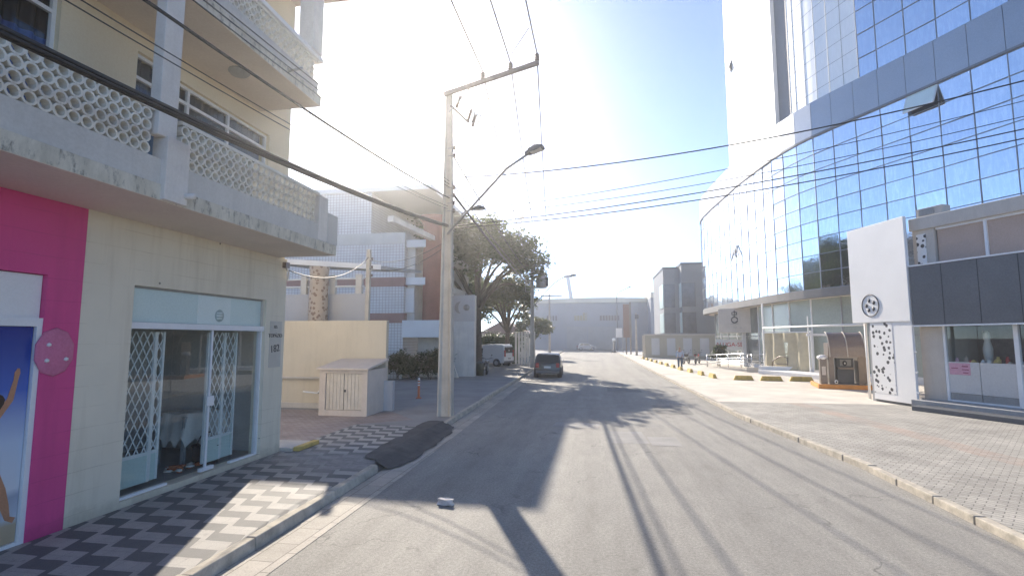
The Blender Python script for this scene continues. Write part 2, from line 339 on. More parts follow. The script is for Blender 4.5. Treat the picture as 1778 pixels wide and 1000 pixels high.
# ------------------------------------------------------------------ mesh builder
class MB:
    def __init__(s): s.v = []; s.f = []; s.mi = []; s.sm = []; s.mats = []
    def mat(s, m):
        if m not in s.mats: s.mats.append(m)
        return s.mats.index(m)
    def add(s, vs, fs, m, smooth=False, M=None):
        o = len(s.v); k = s.mat(m)
        s.v += [(M @ Vector(v)) if M else Vector(v) for v in vs]
        for f in fs: s.f.append([i + o for i in f]); s.mi.append(k); s.sm.append(smooth)
        return s
    def box(s, x0, x1, y0, y1, z0, z1, m, M=None):
        v = [(x0, y0, z0), (x1, y0, z0), (x1, y1, z0), (x0, y1, z0), (x0, y0, z1), (x1, y0, z1), (x1, y1, z1), (x0, y1, z1)]
        return s.add(v, [(3, 2, 1, 0), (4, 5, 6, 7), (0, 1, 5, 4), (1, 2, 6, 5), (2, 3, 7, 6), (3, 0, 4, 7)], m, False, M)
    def prism(s, poly, z0, z1, m, M=None, smooth=False):
        n = len(poly); v = [(p[0], p[1], z0) for p in poly] + [(p[0], p[1], z1) for p in poly]
        f = [tuple(range(n - 1, -1, -1)), tuple(range(n, 2 * n))] + [(i, (i + 1) % n, n + (i + 1) % n, n + i) for i in range(n)]
        return s.add(v, f, m, smooth, M)
    def bar(s, a, b, w, h, m, up=(0, 0, 1)):
        a, b = Vector(a), Vector(b); d = b - a; l = d.length; z = d.normalized(); u = Vector(up)
        if abs(z.dot(u)) > .98: u = Vector((1, 0, 0))
        x = z.cross(u).normalized(); y = x.cross(z).normalized()
        M = Matrix((x, y, z)).transposed().to_4x4(); M.translation = a
        return s.box(-w / 2, w / 2, -h / 2, h / 2, 0, l, m, M)
    def tube(s, pts, r, m, n=8, cap=True, smooth=True):
        pts = [Vector(p) for p in pts]; rs = r if isinstance(r, (list, tuple)) else [r] * len(pts)
        vs = []; fs = []; prev = None
        for i, p in enumerate(pts):
            t = (pts[min(i + 1, len(pts) - 1)] - pts[max(i - 1, 0)]).normalized()
            u = Vector((0, 0, 1)) if abs(t.z) < .95 else Vector((1, 0, 0))
            if prev is not None: u = prev
            x = (u - t * u.dot(t)).normalized(); prev = x; y = t.cross(x)
            for k in range(n):
                a = 2 * math.pi * k / n; vs.append(p + (x * math.cos(a) + y * math.sin(a)) * rs[i])
        for i in range(len(pts) - 1):
            for k in range(n): fs.append((i * n + k, i * n + (k + 1) % n, (i + 1) * n + (k + 1) % n, (i + 1) * n + k))
        if cap: fs += [tuple(range(n - 1, -1, -1)), tuple(range((len(pts) - 1) * n, len(pts) * n))]
        return s.add(vs, fs, m, smooth)
    def lathe(s, prof, c, m, n=16, M=None):
        vs = []; fs = []
        for r, z in prof:
            for k in range(n):
                a = 2 * math.pi * k / n; vs.append((c[0] + r * math.cos(a), c[1] + r * math.sin(a), c[2] + z))
        for i in range(len(prof) - 1):
            for k in range(n): fs.append((i * n + k, i * n + (k + 1) % n, (i + 1) * n + (k + 1) % n, (i + 1) * n + k))
        fs += [tuple(range(n - 1, -1, -1)), tuple(range((len(prof) - 1) * n, len(prof) * n))]
        return s.add(vs, fs, m, True, M)
    def ico(s, c, r, m, sub=2, sq=(1, 1, 1), jit=0.):
        bm = bmesh.new(); bmesh.ops.create_icosphere(bm, subdivisions=sub, radius=1)
        vs = [(c[0] + v.co.x * r * sq[0] * (1 + random.uniform(-jit, jit)), c[1] + v.co.y * r * sq[1] * (1 + random.uniform(-jit, jit)), c[2] + v.co.z * r * sq[2] * (1 + random.uniform(-jit, jit))) for v in bm.verts]
        fs = [tuple(v.index for v in f.verts) for f in bm.faces]; bm.free()
        return s.add(vs, fs, m, True)
    def strip(s, pts, w0, w1, z0, z1, m):
        """solid ribbon along plan points, offset to the right by w0..w1"""
        P = [Vector((p[0], p[1])) for p in pts]; A = []; B = []
        for i, p in enumerate(P):
            t = (P[min(i + 1, len(P) - 1)] - P[max(i - 1, 0)]).normalized(); nrm = Vector((t.y, -t.x))
            A.append(p + nrm * w0); B.append(p + nrm * w1)
        for i in range(len(P) - 1):
            a, b, c, d = A[i], B[i], B[i + 1], A[i + 1]
            v = [(q.x, q.y, z0) for q in (a, b, c, d)] + [(q.x, q.y, z1) for q in (a, b, c, d)]
            f = [(3, 2, 1, 0), (4, 5, 6, 7), (0, 1, 5, 4), (2, 3, 7, 6)]
            if i == 0: f.append((3, 0, 4, 7))
            if i == len(P) - 2: f.append((1, 2, 6, 5))
            f = [(0, 1, 2, 3), (4, 7, 6, 5), (0, 4, 5, 1), (2, 6, 7, 3), (0, 3, 7, 4), (1, 5, 6, 2)] if False else [(3, 2, 1, 0), (4, 5, 6, 7), (1, 2, 6, 5), (3, 0, 4, 7)] + ([(0, 1, 5, 4)] if i == 0 else []) + ([(2, 3, 7, 6)] if i == len(P) - 2 else [])
            s.add(v, f, m)
        return s
    def build(s, name, parent=None, bevel=0., fix=True):
        me = bpy.data.meshes.new(name); off = Vector((0, 0, 0))
        q = parent
        while q is not None: off += q.location; q = q.parent
        me.from_pydata([tuple(v - off) for v in s.v], [], s.f); me.update()
        for m in s.mats: me.materials.append(m)
        me.polygons.foreach_set('material_index', s.mi); me.polygons.foreach_set('use_smooth', s.sm)
        if fix:
            bm = bmesh.new(); bm.from_mesh(me); bmesh.ops.recalc_face_normals(bm, faces=bm.faces); bm.to_mesh(me); bm.free()
        o = bpy.data.objects.new(name, me); COL.objects.link(o)
        if parent is not None: o.parent = parent
        if bevel:
            b = o.modifiers.new('bevel', 'BEVEL'); b.width = bevel; b.segments = 2; b.limit_method = 'ANGLE'
        return o
def tag(o, label=None, cat=None, group=None, kind=None):
    if label: o['label'] = label
    if cat: o['category'] = cat
    if group: o['group'] = group
    if kind: o['kind'] = kind
    return o
def thing(name, loc, label, cat, group=None):
    o = bpy.data.objects.new(name, None); o.empty_display_size = .2; COL.objects.link(o); o.location = loc
    return tag(o, label, cat, group)
def kids(o): return [c for c in bpy.data.objects if c.parent == o]
def dup(o, loc, rz=None, label=None):
    ks = [(c, kids(c)) for c in kids(o)]
    r = o.copy(); COL.objects.link(r); r.location = loc
    if rz is not None: r.rotation_euler = (0, 0, rz)
    if label: r['label'] = label
    for c, gs in ks:
        d = c.copy(); COL.objects.link(d); d.parent = r
        for g in gs:
            e = g.copy(); COL.objects.link(e); e.parent = d
    return r
def text(name, body, size, origin, xdir, up, m, parent=None, depth=.006, align='CENTER'):
    cu = bpy.data.curves.new('txt', 'FONT'); cu.body = body; cu.size = size; cu.extrude = depth; cu.align_x = align; cu.align_y = 'CENTER'
    t = bpy.data.objects.new('txt', cu); COL.objects.link(t); bpy.context.view_layer.update()
    me = bpy.data.meshes.new_from_object(t.evaluated_get(bpy.context.evaluated_depsgraph_get()))
    bpy.data.objects.remove(t); me.name = name; me.materials.clear(); me.materials.append(m)
    x = Vector(xdir).normalized(); y = Vector(up).normalized(); z = x.cross(y)
    M = Matrix((x, y, z)).transposed().to_4x4(); M.translation = Vector(origin)
    if parent is not None:
        off = Vector((0, 0, 0)); q = parent
        while q is not None: off += q.location; q = q.parent
        M.translation = Vector(origin) - off
    me.transform(M); o = bpy.data.objects.new(name, me); COL.objects.link(o); o.parent = parent; return o
def wall_x(mb, X0, X1, y0, y1, z0, z1, holes, m):
    """wall parallel to the street (thickness X0..X1) with rectangular holes (ya,yb,za,zb)"""
    ys = sorted({y0, y1} | {min(max(h[k], y0), y1) for h in holes for k in (0, 1)}); zs = sorted({z0, z1} | {min(max(h[k], z0), z1) for h in holes for k in (2, 3)})
    for a, b in zip(ys, ys[1:]):
        run = None
        for c, d in zip(zs, zs[1:]):
            hole = any(h[0] <= (a + b) / 2 <= h[1] and h[2] <= (c + d) / 2 <= h[3] for h in holes)
            if hole:
                if run: mb.box(X0, X1, a, b, run[0], run[1], m); run = None
            else: run = (run[0], d) if run else (c, d)
        if run: mb.box(X0, X1, a, b, run[0], run[1], m)
def spline(pts, n=6):
    out = []
    for i in range(len(pts) - 1):
        p0, p1, p2, p3 = (Vector(pts[max(i - 1, 0)]), Vector(pts[i]), Vector(pts[i + 1]), Vector(pts[min(i + 2, len(pts) - 1)]))
        for k in range(n):
            t = k / n; out.append(.5 * ((2 * p1) + (p2 - p0) * t + (2 * p0 - 5 * p1 + 4 * p2 - p3) * t * t + (3 * p1 - p0 - 3 * p2 + p3) * t ** 3))
    out.append(Vector(pts[-1])); return out
def sag(a, b, s, n=24):
    a, b = Vector(a), Vector(b)
    return [a.lerp(b, i / n) - Vector((0, 0, s * 4 * (i / n) * (1 - i / n))) for i in range(n + 1)]

# ------------------------------------------------------------------ the setting
def struct(name, mb, **k): o = mb.build(name, **k); o['kind'] = 'structure'; return o
g = MB(); g.add([(-3000, -3000, -.02), (3000, -3000, -.02), (3000, 3000, -.02), (-3000, 3000, -.02)], [(0, 1, 2, 3)], M_ground); struct('ground', g)
LK = [(-4.02, -30), (-4.02, 4), (-4.06, 9), (-4.22, 15), (-4.4, 22), (-4.62, 32), (-4.9, 45), (-5.6, 75), (-6.2, 104)]
RK = [(5.0, -30), (5.0, 8), (5.03, 11), (4.75, 14), (4.42, 17), (4.32, 25), (4.0, 44), (3.5, 90), (3.4, 104)]
def sheet(pl, pr, z, m, name):
    mb = MB(); v = [(p[0], p[1], z) for p in pl] + [(p[0], p[1], z) for p in reversed(pr)]
    mb.add(v, [tuple(range(len(v) - 1, -1, -1))], m); return struct(name, mb)
def lerpx(path, y):
    for a, b in zip(path, path[1:]):
        if a[1] <= y <= b[1]: return a[0] + (b[0] - a[0]) * (y - a[1]) / (b[1] - a[1])
    return path[-1][0]
ys = [-30, 4, 8, 9, 11, 14, 15, 17, 22, 25, 32, 44, 45, 75, 90, 104]
mb = MB()
Lp = [(lerpx(LK, y), y) for y in ys]; Rp = [(lerpx(RK, y), y) for y in ys]
for i in range(len(ys) - 1):
    mb.add([(Lp[i][0], ys[i], 0), (Rp[i][0], ys[i], 0), (Rp[i + 1][0], ys[i + 1], 0), (Lp[i + 1][0], ys[i + 1], 0)], [(0, 1, 2, 3)], M_asphalt)
mb.add([(-60, 104, 0), (60, 104, 0), (60, 112.5, 0), (-60, 112.5, 0)], [(0, 1, 2, 3)], M_asphalt)
struct('road', mb)
SW = .13
def side(name, inner, outer_x, y0, y1, z, m):
    yy = [y0] + [y for y in ys if y0 < y < y1] + [y1]; mb = MB()
    for a, b in zip(yy, yy[1:]):
        xa, xb = lerpx(inner, a), lerpx(inner, b); sgn = 1 if outer_x > xa else -1
        v = [(xa + sgn * .14, a, z), (outer_x, a, z), (outer_x, b, z), (xb + sgn * .14, b, z)]
        mb.add(v, [(0, 1, 2, 3)], m)
    return struct(name, mb)
# left kerb is dropped at the driveway; gutter of worn blocks in front of it
mb = MB(); mb.strip(LK, 0.02, .55, 0.0, .006, M_gutter); struct('gutter', mb)
mb = MB()
rnd = random.Random(3)
def kerb_run(path, y0, y1, sgn, h):
    y = y0
    while y < y1:
        l = min(rnd.uniform(.85, 1.05), y1 - y); a, b = lerpx(path, y), lerpx(path, y + l)
        dz = rnd.uniform(-.018, .012); dx = rnd.uniform(-.012, .012)
        x0, x1 = (a - .15, a) if sgn < 0 else (a, a + .15)
        q = (b - a)
        mb.add([(x0 + dx, y + .006, -.02), (x1 + dx, y + .006, -.02), (x1 + dx + q, y + l - .006, -.02), (x0 + dx + q, y + l - .006, -.02),
                (x0 + dx, y + .006, h + dz), (x1 + dx - .02 * (sgn < 0), y + .006, h + dz), (x1 + dx + q - .02 * (sgn < 0), y + l - .006, h + dz), (x0 + dx + q, y + l - .006, h + dz)],
               [(3, 2, 1, 0), (4, 5, 6, 7), (0, 1, 5, 4), (1, 2, 6, 5), (2, 3, 7, 6), (3, 0, 4, 7)], M_kerb)
        y += l
kerb_run(LK, -20, 9.4, -1, .145); kerb_run(LK, 14.3, 103, -1, .14)
struct('kerb', mb, bevel=.012)
mb = MB(); kerb_run(RK, -20, 20.5, 1, .12); kerb_run(RK, 20.5, 103, 1, .1); struct('kerb', mb, bevel=.015)
# left pavement: zigzag tiles, then red pavers and the forecourt
side('pavement', LK, -6.62, -25, 13.6, SW, M_zig)
mb = MB(); mb.add([(-12, 10.1, SW), (-6.62, 10.1, SW), (-6.62, 13.6, SW), (-5.3, 14.6, SW), (-6.5, 16, SW), (-12, 16, SW)], [(0, 1, 2, 3, 4, 5)], M_pav_l); struct('path', mb)
side('pavement', LK, -40, 13.6, 104, SW - .006, M_conc_l)
# right pavement: grey pavers with a reddish band, pale concrete further on
side('pavement', RK, 60, -25, 20.8, .11, M_pav_r)
side('pavement', RK, 60, 20.8, 104, .104, M_conc_r)
# worn tar patch across the dropped kerb
mb = MB(); rnd = random.Random(5)
base = [(-4.55, 9.75), (-4.05, 9.5), (-3.75, 9.8), (-3.72, 10.8), (-3.75, 12), (-3.8, 13.4), (-3.95, 14.3), (-4.35, 14.45), (-4.75, 14.35), (-4.8, 13.2), (-4.66, 12), (-4.72, 11)]
pp = []
for i, p in enumerate(base):
    q = base[(i + 1) % len(base)]
    for k in range(4):
        t = k / 4; pp.append((p[0] + (q[0] - p[0]) * t + rnd.uniform(-.05, .05), p[1] + (q[1] - p[1]) * t + rnd.uniform(-.06, .06)))
def pz(x, y): return .024 + SW * min(1, max(0, (lerpx(LK, y) + .16 - x) / .31))
cx, cy = -4.25, 12
# rows across so that the sheet bends over the ramp
mb2 = MB(); rows = []
xs_cut = [-5, -4.35, -4.1, -3.5]
for k in range(3): pass
bm = bmesh.new(); fv = [bm.verts.new((x, y, 0)) for x, y in pp]; bm.faces.new(fv)
for xc in [-4.8 + .04 * q for q in range(26)]: bmesh.ops.bisect_plane(bm, geom=bm.verts[:] + bm.edges[:] + bm.faces[:], plane_co=(xc, 0, 0), plane_no=(1, 0, 0))
for v in bm.verts: v.co.z = pz(v.co.x, v.co.y)
bmesh.ops.triangulate(bm, faces=bm.faces[:])
bm.verts.index_update()
mb.add([tuple(v.co) for v in bm.verts], [tuple(v.index for v in f.verts) for f in bm.faces], M_patch); bm.free()
struct('asphalt_patch', mb)
mb = MB(); mb.strip([(-4.02, 9.4), (-4.2, 14.3)], -.3, 0.0, -.02, 0.0, M_kerb)
yq = [9.4 + .49 * q for q in range(11)]
for ya, yb in zip(yq, yq[1:]): mb.add([(lerpx(LK, ya), ya, .008), (lerpx(LK, yb), yb, .008), (lerpx(LK, yb) - .15, yb, SW + .002), (lerpx(LK, ya) - .15, ya, SW + .002)], [(0, 1, 2, 3)], M_conc_l); struct('driveway_ramp', mb)
# concrete repairs on the road
mb = MB()
for x, y, w, l, a in ((.75, 13.6, .9, 1.6, .05), (-.6, 15.2, 1.3, .9, -.1), (1.6, 13.2, .7, 1.1, .02)):
    M = Matrix.Translation((x, y, .005)) @ Matrix.Rotation(a, 4, 'Z')
    mb.add([(-w / 2, -l / 2, 0), (w / 2, -l / 2, 0), (w / 2, l / 2, 0), (-w / 2, l / 2, 0)], [(0, 1, 2, 3)], M_conc_l, False, M)
M_trench = plain('old_trench_asphalt', (.205, .198, .185), .9, .22, 2, 70, .5)
rq = random.Random(17)
def rough_patch(x, y, w, l, a, m, z):
    M = Matrix.Translation((x, y, z)) @ Matrix.Rotation(a, 4, 'Z'); P = []
    for (u0, v0), (u1, v1) in zip(((-1, -1), (1, -1), (1, 1), (-1, 1)), ((1, -1), (1, 1), (-1, 1), (-1, -1))):
        n = max(2, int((w if v0 == v1 else l) / .15))
        for q in range(n): t = q / n; P.append(((u0 + (u1 - u0) * t) * w / 2 + rq.gauss(0, .012), (v0 + (v1 - v0) * t) * l / 2 + rq.gauss(0, .012), 0))
    mb.add(P, [tuple(range(len(P)))], m, False, M)
for q in ((2.6, 19, 1.2, 2.2, -.05, M_trench, .006), (1.3, 26, 1.6, 2.4, .0, M_trench, .006)): rough_patch(*q)
struct('road_repair', mb)

# ------------------------------------------------------------------ left apartment building
AX = -6.6
apt = thing('apartment_building', (-8.5, 3, 0), 'cream apartment building with breeze block balconies above a magenta shop front', 'building')
W = MB(); wall_x(W, AX - .25, AX, 5.66, 10.1, 0, 4.2, [(6.42, 9.46, .22, 3.27)], M_cream)
W.box(-13, AX - .25, 9.85, 10.1, 0, 4.2, M_cream); W.build('ground_floor_wall', apt)
W = MB(); wall_x(W, AX - .25, AX + .003, -8, 5.655, 0, 4.2, [(2.4, 5.22, .1, 3.27)], M_pink); W.build('painted_wall', apt)
W = MB(); wall_x(W, AX - .25, AX, -8, 10.0, 4.2, 10.0, [(2.3, 5.1, 5.2, 6.85), (6.2, 6.88, 5.2, 6.72), (6.95, 9.3, 5.2, 6.66), (2.5, 4.6, 8.2, 9.5), (6.9, 9.0, 8.2, 9.5)], M_cream_up)
W.box(-13, AX - .25, 9.75, 10.0, 4.2, 10.0, M_cream_up); W.build('upper_wall', apt)
B = MB(); B.box(-13, -12.75, -8, 10, 0, 10, M_cream_up); B.box(-12.75, AX, -8, -7.8, 0, 10, M_cream_up); B.build('rear_wall', apt)
# balcony floor 1
B = MB(); B.box(-12.7, -5.3, -8, 9.8, 4.2, 4.4, M_edge); B.box(-12.7, -5.302, -8, 9.78, 4.196, 4.21, M_soffit); B.build('balcony_slab', apt, bevel=.008)
B = MB(); B.box(-5.42, -5.32, -8, 9.7, 4.4, 4.72, M_greyblue); B.box(-6.6, -5.42, 9.6, 9.7, 4.4, 5.0, M_greyblue); B.build('balcony_parapet', apt)
B = MB(); B.box(-5.62, -5.3, 9.42, 9.82, 4.41, 5.02, M_greyblue); B.box(-5.5, -5.31, 9.1, 9.42, 4.42, 5.3, M_colw); B.build('end_pier', apt)
def screen(y0, y1, z0, rows, s, x, name):
    b = MB(); n = 10; ro, ri = s * .53, s * .37; d = .05
    ny = int((y1 - y0) / s)
    for i in range(ny):
        for j in range(rows):
            cy, cz = y0 + (i + .5) * s, z0 + (j + .5) * s; vs = []; fs = []
            for k in range(n):
                a = 2 * math.pi * (k + .5) / n; c, q = math.cos(a), math.sin(a)
                for rr, xx in ((ro, x + d), (ri, x + d), (ri, x - d), (ro, x - d)): vs.append((xx, cy + rr * c, cz + rr * q))
            for k in range(n):
                m = (k + 1) % n
                for e in range(4): fs.append((k * 4 + e, k * 4 + (e + 1) % 4, m * 4 + (e + 1) % 4, m * 4 + e))
            b.add(vs, fs, M_block)
    b.box(x - .06, x + .06, y0, y1, z0 + rows * s, z0 + rows * s + .05, M_block)
    return b.build(name, apt, fix=False)
screen(-1.0, 5.28, 4.72, 4, .142, -5.37, 'breeze_block_screen'); screen(5.7, 9.1, 4.72, 4, .142, -5.37, 'breeze_block_screen')
B = MB(); B.box(-5.42, -5.27, 5.3, 5.58, 5.0, 7.05, M_colw); B.build('column', apt, bevel=.01)
B = MB(); B.box(-5.46, -5.24, 5.42, 5.78, 4.21, 5.02, M_colw); B.build('column_base', apt, bevel=.01)
# balcony floor 2 and roof
B = MB(); B.box(-12.7, -5.3, -8, 9.0, 7.05, 7.27, M_edge); B.box(-12.7, -5.302, -8, 8.98, 7.046, 7.06, M_soffit); B.build('balcony_slab', apt, bevel=.008)
B = MB(); B.box(-5.42, -5.32, -8, 8.9, 7.27, 7.5, M_greyblue); B.build('balcony_parapet', apt)
screen(-1.0, 8.85, 7.5, 3, .125, -5.37, 'breeze_block_screen')
B = MB(); B.box(-5.47, -5.27, -8, 9.0, 7.93, 8.02, M_white); B.build('handrail', apt, bevel=.015)
B = MB(); B.box(-5.55, -5.25, 8.55, 8.9, 8.02, 10.0, M_colw); B.build('column', apt, bevel=.01)
B = MB(); B.box(-13, -5.2, -8, 10.05, 10.0, 10.25, M_soffit); B.build('roof', apt)
B = MB(); B.lathe([(.17, 0), (.17, -.03), (.13, -.07), (.05, -.09)], (-5.95, 7.5, 7.046), M_printgrey, 16); B.build('ceiling_lamp', apt)
B = MB(); B.tube([(-5.3, 7.9, 7.2), (-5.0, 7.85, 7.2)], .022, M_steel); B.build('drain_spout', apt)
B = MB(); B.tube([(-5.3, 5.75, 4.33), (-5.12, 5.75, 4.33)], .04, M_colw); B.build('drain_spout', apt)
# upper windows
def win(y0, y1, z0, z1, bars, trans, pane_m, curtain=None):
    f = MB(); x = AX - .12; t = .05
    for a in [y0 + t / 2] + bars + [y1 - t / 2]: f.box(x, x + .05, a - t / 2, a + t / 2, z0, z1, M_alu)
    for z in [z0 + t / 2, z1 - t / 2] + ([trans] if trans else []): f.box(x + .001, x + .051, y0, y1, z - t / 2, z + t / 2, M_alu)
    o = f.build('window', apt)
    p = MB(); p.add([(x + .01, y0 + .02, z0 + .02), (x + .01, y1 - .02, z0 + .02), (x + .01, y1 - .02, z1 - .02), (x + .01, y0 + .02, z1 - .02)], [(0, 1, 2, 3)], M_glass); p.build('pane', o)
    if curtain:
        c = MB(); n = int((y1 - y0) / .03)
        for m, za, zb in curtain:
            vs = []; fs = []
            for i in range(n + 1):
                yy = y0 + (y1 - y0) * i / n; xx = x - .09 + .03 * math.sin(i * 1.1) + .012 * math.sin(i * .37)
                vs += [(xx, yy, za), (xx, yy, zb)]
            for i in range(n): fs.append((2 * i, 2 * i + 2, 2 * i + 3, 2 * i + 1))
            c.add(vs, fs, m, True)
        c.build('curtain', o)
    return o
win(2.3, 5.1, 5.2, 6.85, [3.7], 6.58, M_dpane, [(M_bluecurt, 5.2, 6.24), (M_dpane, 6.24, 6.85)])
win(6.2, 6.88, 5.2, 6.72, [], 6.36, M_gpane, [(M_gpane, 5.2, 6.72)])
win(6.95, 9.3, 5.2, 6.66, [7.25, 8.2], 6.38, M_gpane, [(M_gpane, 5.2, 6.66)])
win(2.5, 4.6, 8.2, 9.5, [3.5], 9.1, M_gpane, [(M_gpane, 8.2, 9.5)]); win(6.9, 9.0, 8.2, 9.5, [8], 9.1, M_gpane, [(M_gpane, 8.2, 9.5)])
# magenta shop: white shutter box and poster panel
B = MB(); B.box(AX - .12, AX - .06, 2.4, 5.21, 2.74, 3.26, M_white); B.build('shutter_box', apt)
B = MB(); B.box(AX - .11, AX - .01, 2.4, 5.22, 2.64, 2.74, M_alu); B.box(AX - .1, AX - .012, 5.16, 5.22, .1, 2.64, M_alu); B.box(AX - .1, AX - .014, 2.4, 5.16, .1, .17, M_alu); B.build('panel_frame', apt)
B = MB(); B.lathe([(.3, 0), (.3, .012), (.28, .02)], (0, 0, 0), M_pinkp if False else plain('faded_magenta_disc', (.6, .17, .3), .6, .08, 4, 30, 0), 10, Matrix.Translation((AX + .003, 5.37, 2.33)) @ Matrix.Rotation(R(90), 4, 'Y') @ Matrix.Scale(.8, 4, (0, 1, 0)))
for dy, dz in ((-.09, .09), (-.1, -.1), (.13, -.09)): B.ico((AX + .03, 5.37 + dy, 2.33 + dz), .028, M_white, 1)
B.build('wall_disc', apt)
# poster with a leaping bather, flat print
po = thing('advertising_poster', (AX - .06, 4, .17), 'beach advertising poster with a leaping woman in the magenta shop front', 'poster')
B = MB(); B.box(AX - .085, AX - .05, 2.42, 5.15, .175, 2.635, M_poster); B.build('printed_panel', po)
def flat_shape(mb, pts, x, m, th=.004):
    v = [(x, p[0] + .17, p[1]) for p in pts] + [(x + th, p[0] + .17, p[1]) for p in pts]; n = len(pts)
    mb.add(v, [tuple(range(n)), tuple(range(2 * n - 1, n - 1, -1))] + [(i, (i + 1) % n, n + (i + 1) % n, n + i) for i in range(n)], m)
def limb(pts): # tapered outline from (y,z,r)
    l = []; r_ = []
    for i, (y, z, r) in enumerate(pts):
        a = pts[max(i - 1, 0)]; b = pts[min(i + 1, len(pts) - 1)]; dy, dz = b[0] - a[0], b[1] - a[1]; k = math.hypot(dy, dz) or 1
        l.append((y - dz / k * r, z + dy / k * r)); r_.append((y + dz / k * r, z - dy / k * r))
    return l + r_[::-1]
B = MB(); xp = AX - .05
flat_shape(B, limb([(4.45, 1.55, .10), (4.5, 1.35, .085), (4.52, 1.15, .11), (4.5, 1.0, .12)]), xp, M_printskin)           # torso
flat_shape(B, limb([(4.55, 1.5, .045), (4.68, 1.62, .04), (4.8, 1.8, .034), (4.84, 2.02, .024), (4.85, 2.1, .03), (4.86, 2.15, .012)]), xp + .0005, M_printskin)   # raised arm
flat_shape(B, limb([(4.4, 1.5, .045), (4.25, 1.62, .04), (4.15, 1.8, .03), (4.1, 1.95, .03)]), xp + .0006, M_printskin)
flat_shape(B, limb([(4.55, 1.05, .09), (4.7, .92, .085), (4.78, .78, .06), (4.84, .6, .045), (4.88, .46, .028), (4.95, .42, .03)]), xp + .0007, M_printskin)        # leg
flat_shape(B, limb([(4.45, 1.02, .09), (4.32, .8, .08), (4.2, .72, .055), (4.0, .8, .04)]), xp + .0008, M_printskin)
flat_shape(B, [(4.56 + .1 * math.cos(a), 1.72 + .12 * math.sin(a)) for a in [i * .45 for i in range(14)]], xp + .0009, M_printskin)
flat_shape(B, [(4.58 + .15 * math.cos(a) + .03 * math.sin(3 * a), 1.74 + .17 * math.sin(a)) for a in [i * .3 - 1.1 for i in range(13)]], xp + .0012, M_hair)
B.build('printed_figure', po, fix=False)

# shop front of the cream wall
gl = -6.72
B = MB(); B.box(gl - .02, gl + .02, 6.45, 9.42, 2.74, 3.24, M_mint)
B.box(gl + .02, gl + .024, 7.75, 8.55, 2.745, 3.235, M_mintlight); B.build('transom_panel', apt)
B = MB(); B.lathe([(.11, 0), (.11, .004)], (0, 0, 0), plain('etched_emblem', (.38, .48, .46), .4, .05, 3, 30, 0), 20, Matrix.Translation((gl + .0245, 8.27, 2.9)) @ Matrix.Rotation(R(90), 4, 'Y'))
for k in range(3): B.box(gl + .0285, gl + .031, 8.2, 8.34, 2.84 + k * .05, 2.86 + k * .05, M_mintlight)
B.build('transom_emblem', apt)
B = MB(); B.box(gl - .05, gl + .09, 6.42, 9.46, 2.64, 2.735, M_alu); B.box(gl - .04, gl + .05, 6.42, 6.46, 2.735, 3.27, M_alu); B.box(gl - .04, gl + .05, 9.42, 9.46, .22, 2.64, M_alu); B.box(gl - .04, gl + .052, 9.42, 9.46, 2.735, 3.27, M_beige2)
B.box(gl - .04, gl + .05, 6.46, 9.42, 3.24, 3.27, M_printgrey); B.build('shopfront_frame', apt)
for (a, b, dx) in ((6.44, 7.3, 0), (7.28, 8.12, .03), (8.14, 8.75, .03), (8.73, 9.42, 0)):
    B = MB(); B.add([(gl + dx, a, .27), (gl + dx, b, .27), (gl + dx, b, 2.64), (gl + dx, a, 2.64)], [(0, 1, 2, 3)], M_glass); B.build('glass_pane', apt)
B = MB(); B.box(gl + .01, gl + .05, 8.09, 8.13, .25, 2.64, M_alu); B.box(gl + .05, gl + .08, 8.03, 8.19, 1.33, 1.5, M_alu); B.box(gl, gl + .07, 7.98, 8.28, .235, .3, M_alu); B.build('door_stile', apt, bevel=.006)
for ya, yb in ((6.46, 7.3), (8.7, 9.42)): B = MB(); B.box(gl, gl + .06, ya, yb, .22, .255, M_alu); B.build('door_track', apt)
def lattice(y0, y1, x, lower):
    o = MB(); z0, z1 = .28, 2.6
    for a in (y0, y1): o.box(x - .02, x + .02, a - .02, a + .02, z0, z1, M_lattice)
    o.box(x - .019, x + .019, y0, y1, lower - .03, lower + .02, M_lattice)
    fr = o.build('lattice_gate', apt)
    p = MB(); p.box(x - .01, x + .01, y0 + .02, y1 - .02, z0, lower - .03, M_mint); p.build('lower_panel', fr)
    s = MB(); w = y1 - y0; st = .135; sl = 1.9
    zz = lower - w * sl
    while zz < z1:
        for sgn in (1, -1):
            pts = []
            for t in (0., 1.):
                yy = y0 + w * t; z = zz + w * sl * (t if sgn > 0 else 1 - t); pts.append([yy, z])
            (ya, za), (yb, zb) = pts
            def clip(zlim, hi):
                pass
            if abs(zb - za) < 1e-6: continue
            t0, t1 = 0., 1.
            for lim, up in ((lower, False), (z1, True)):
                tt = (lim - za) / (zb - za)
                if (zb > za) == up: t1 = min(t1, tt)
                else: t0 = max(t0, tt)
            if t1 > t0 + .02:
                A = (x + .006 * sgn, ya + (yb - ya) * t0, za + (zb - za) * t0); Bq = (x + .006 * sgn, ya + (yb - ya) * t1, za + (zb - za) * t1)
                s.bar(A, Bq, .016, .006, M_lattice, (1, 0, 0))
        zz += st * 1.9
    s.build('lattice_bars', fr)
lattice(6.5, 7.2, -6.95, .72); lattice(7.24, 7.38, -6.97, .72); lattice(8.35, 8.75, -6.95, .7); lattice(8.79, 9.1, -6.97, .7)
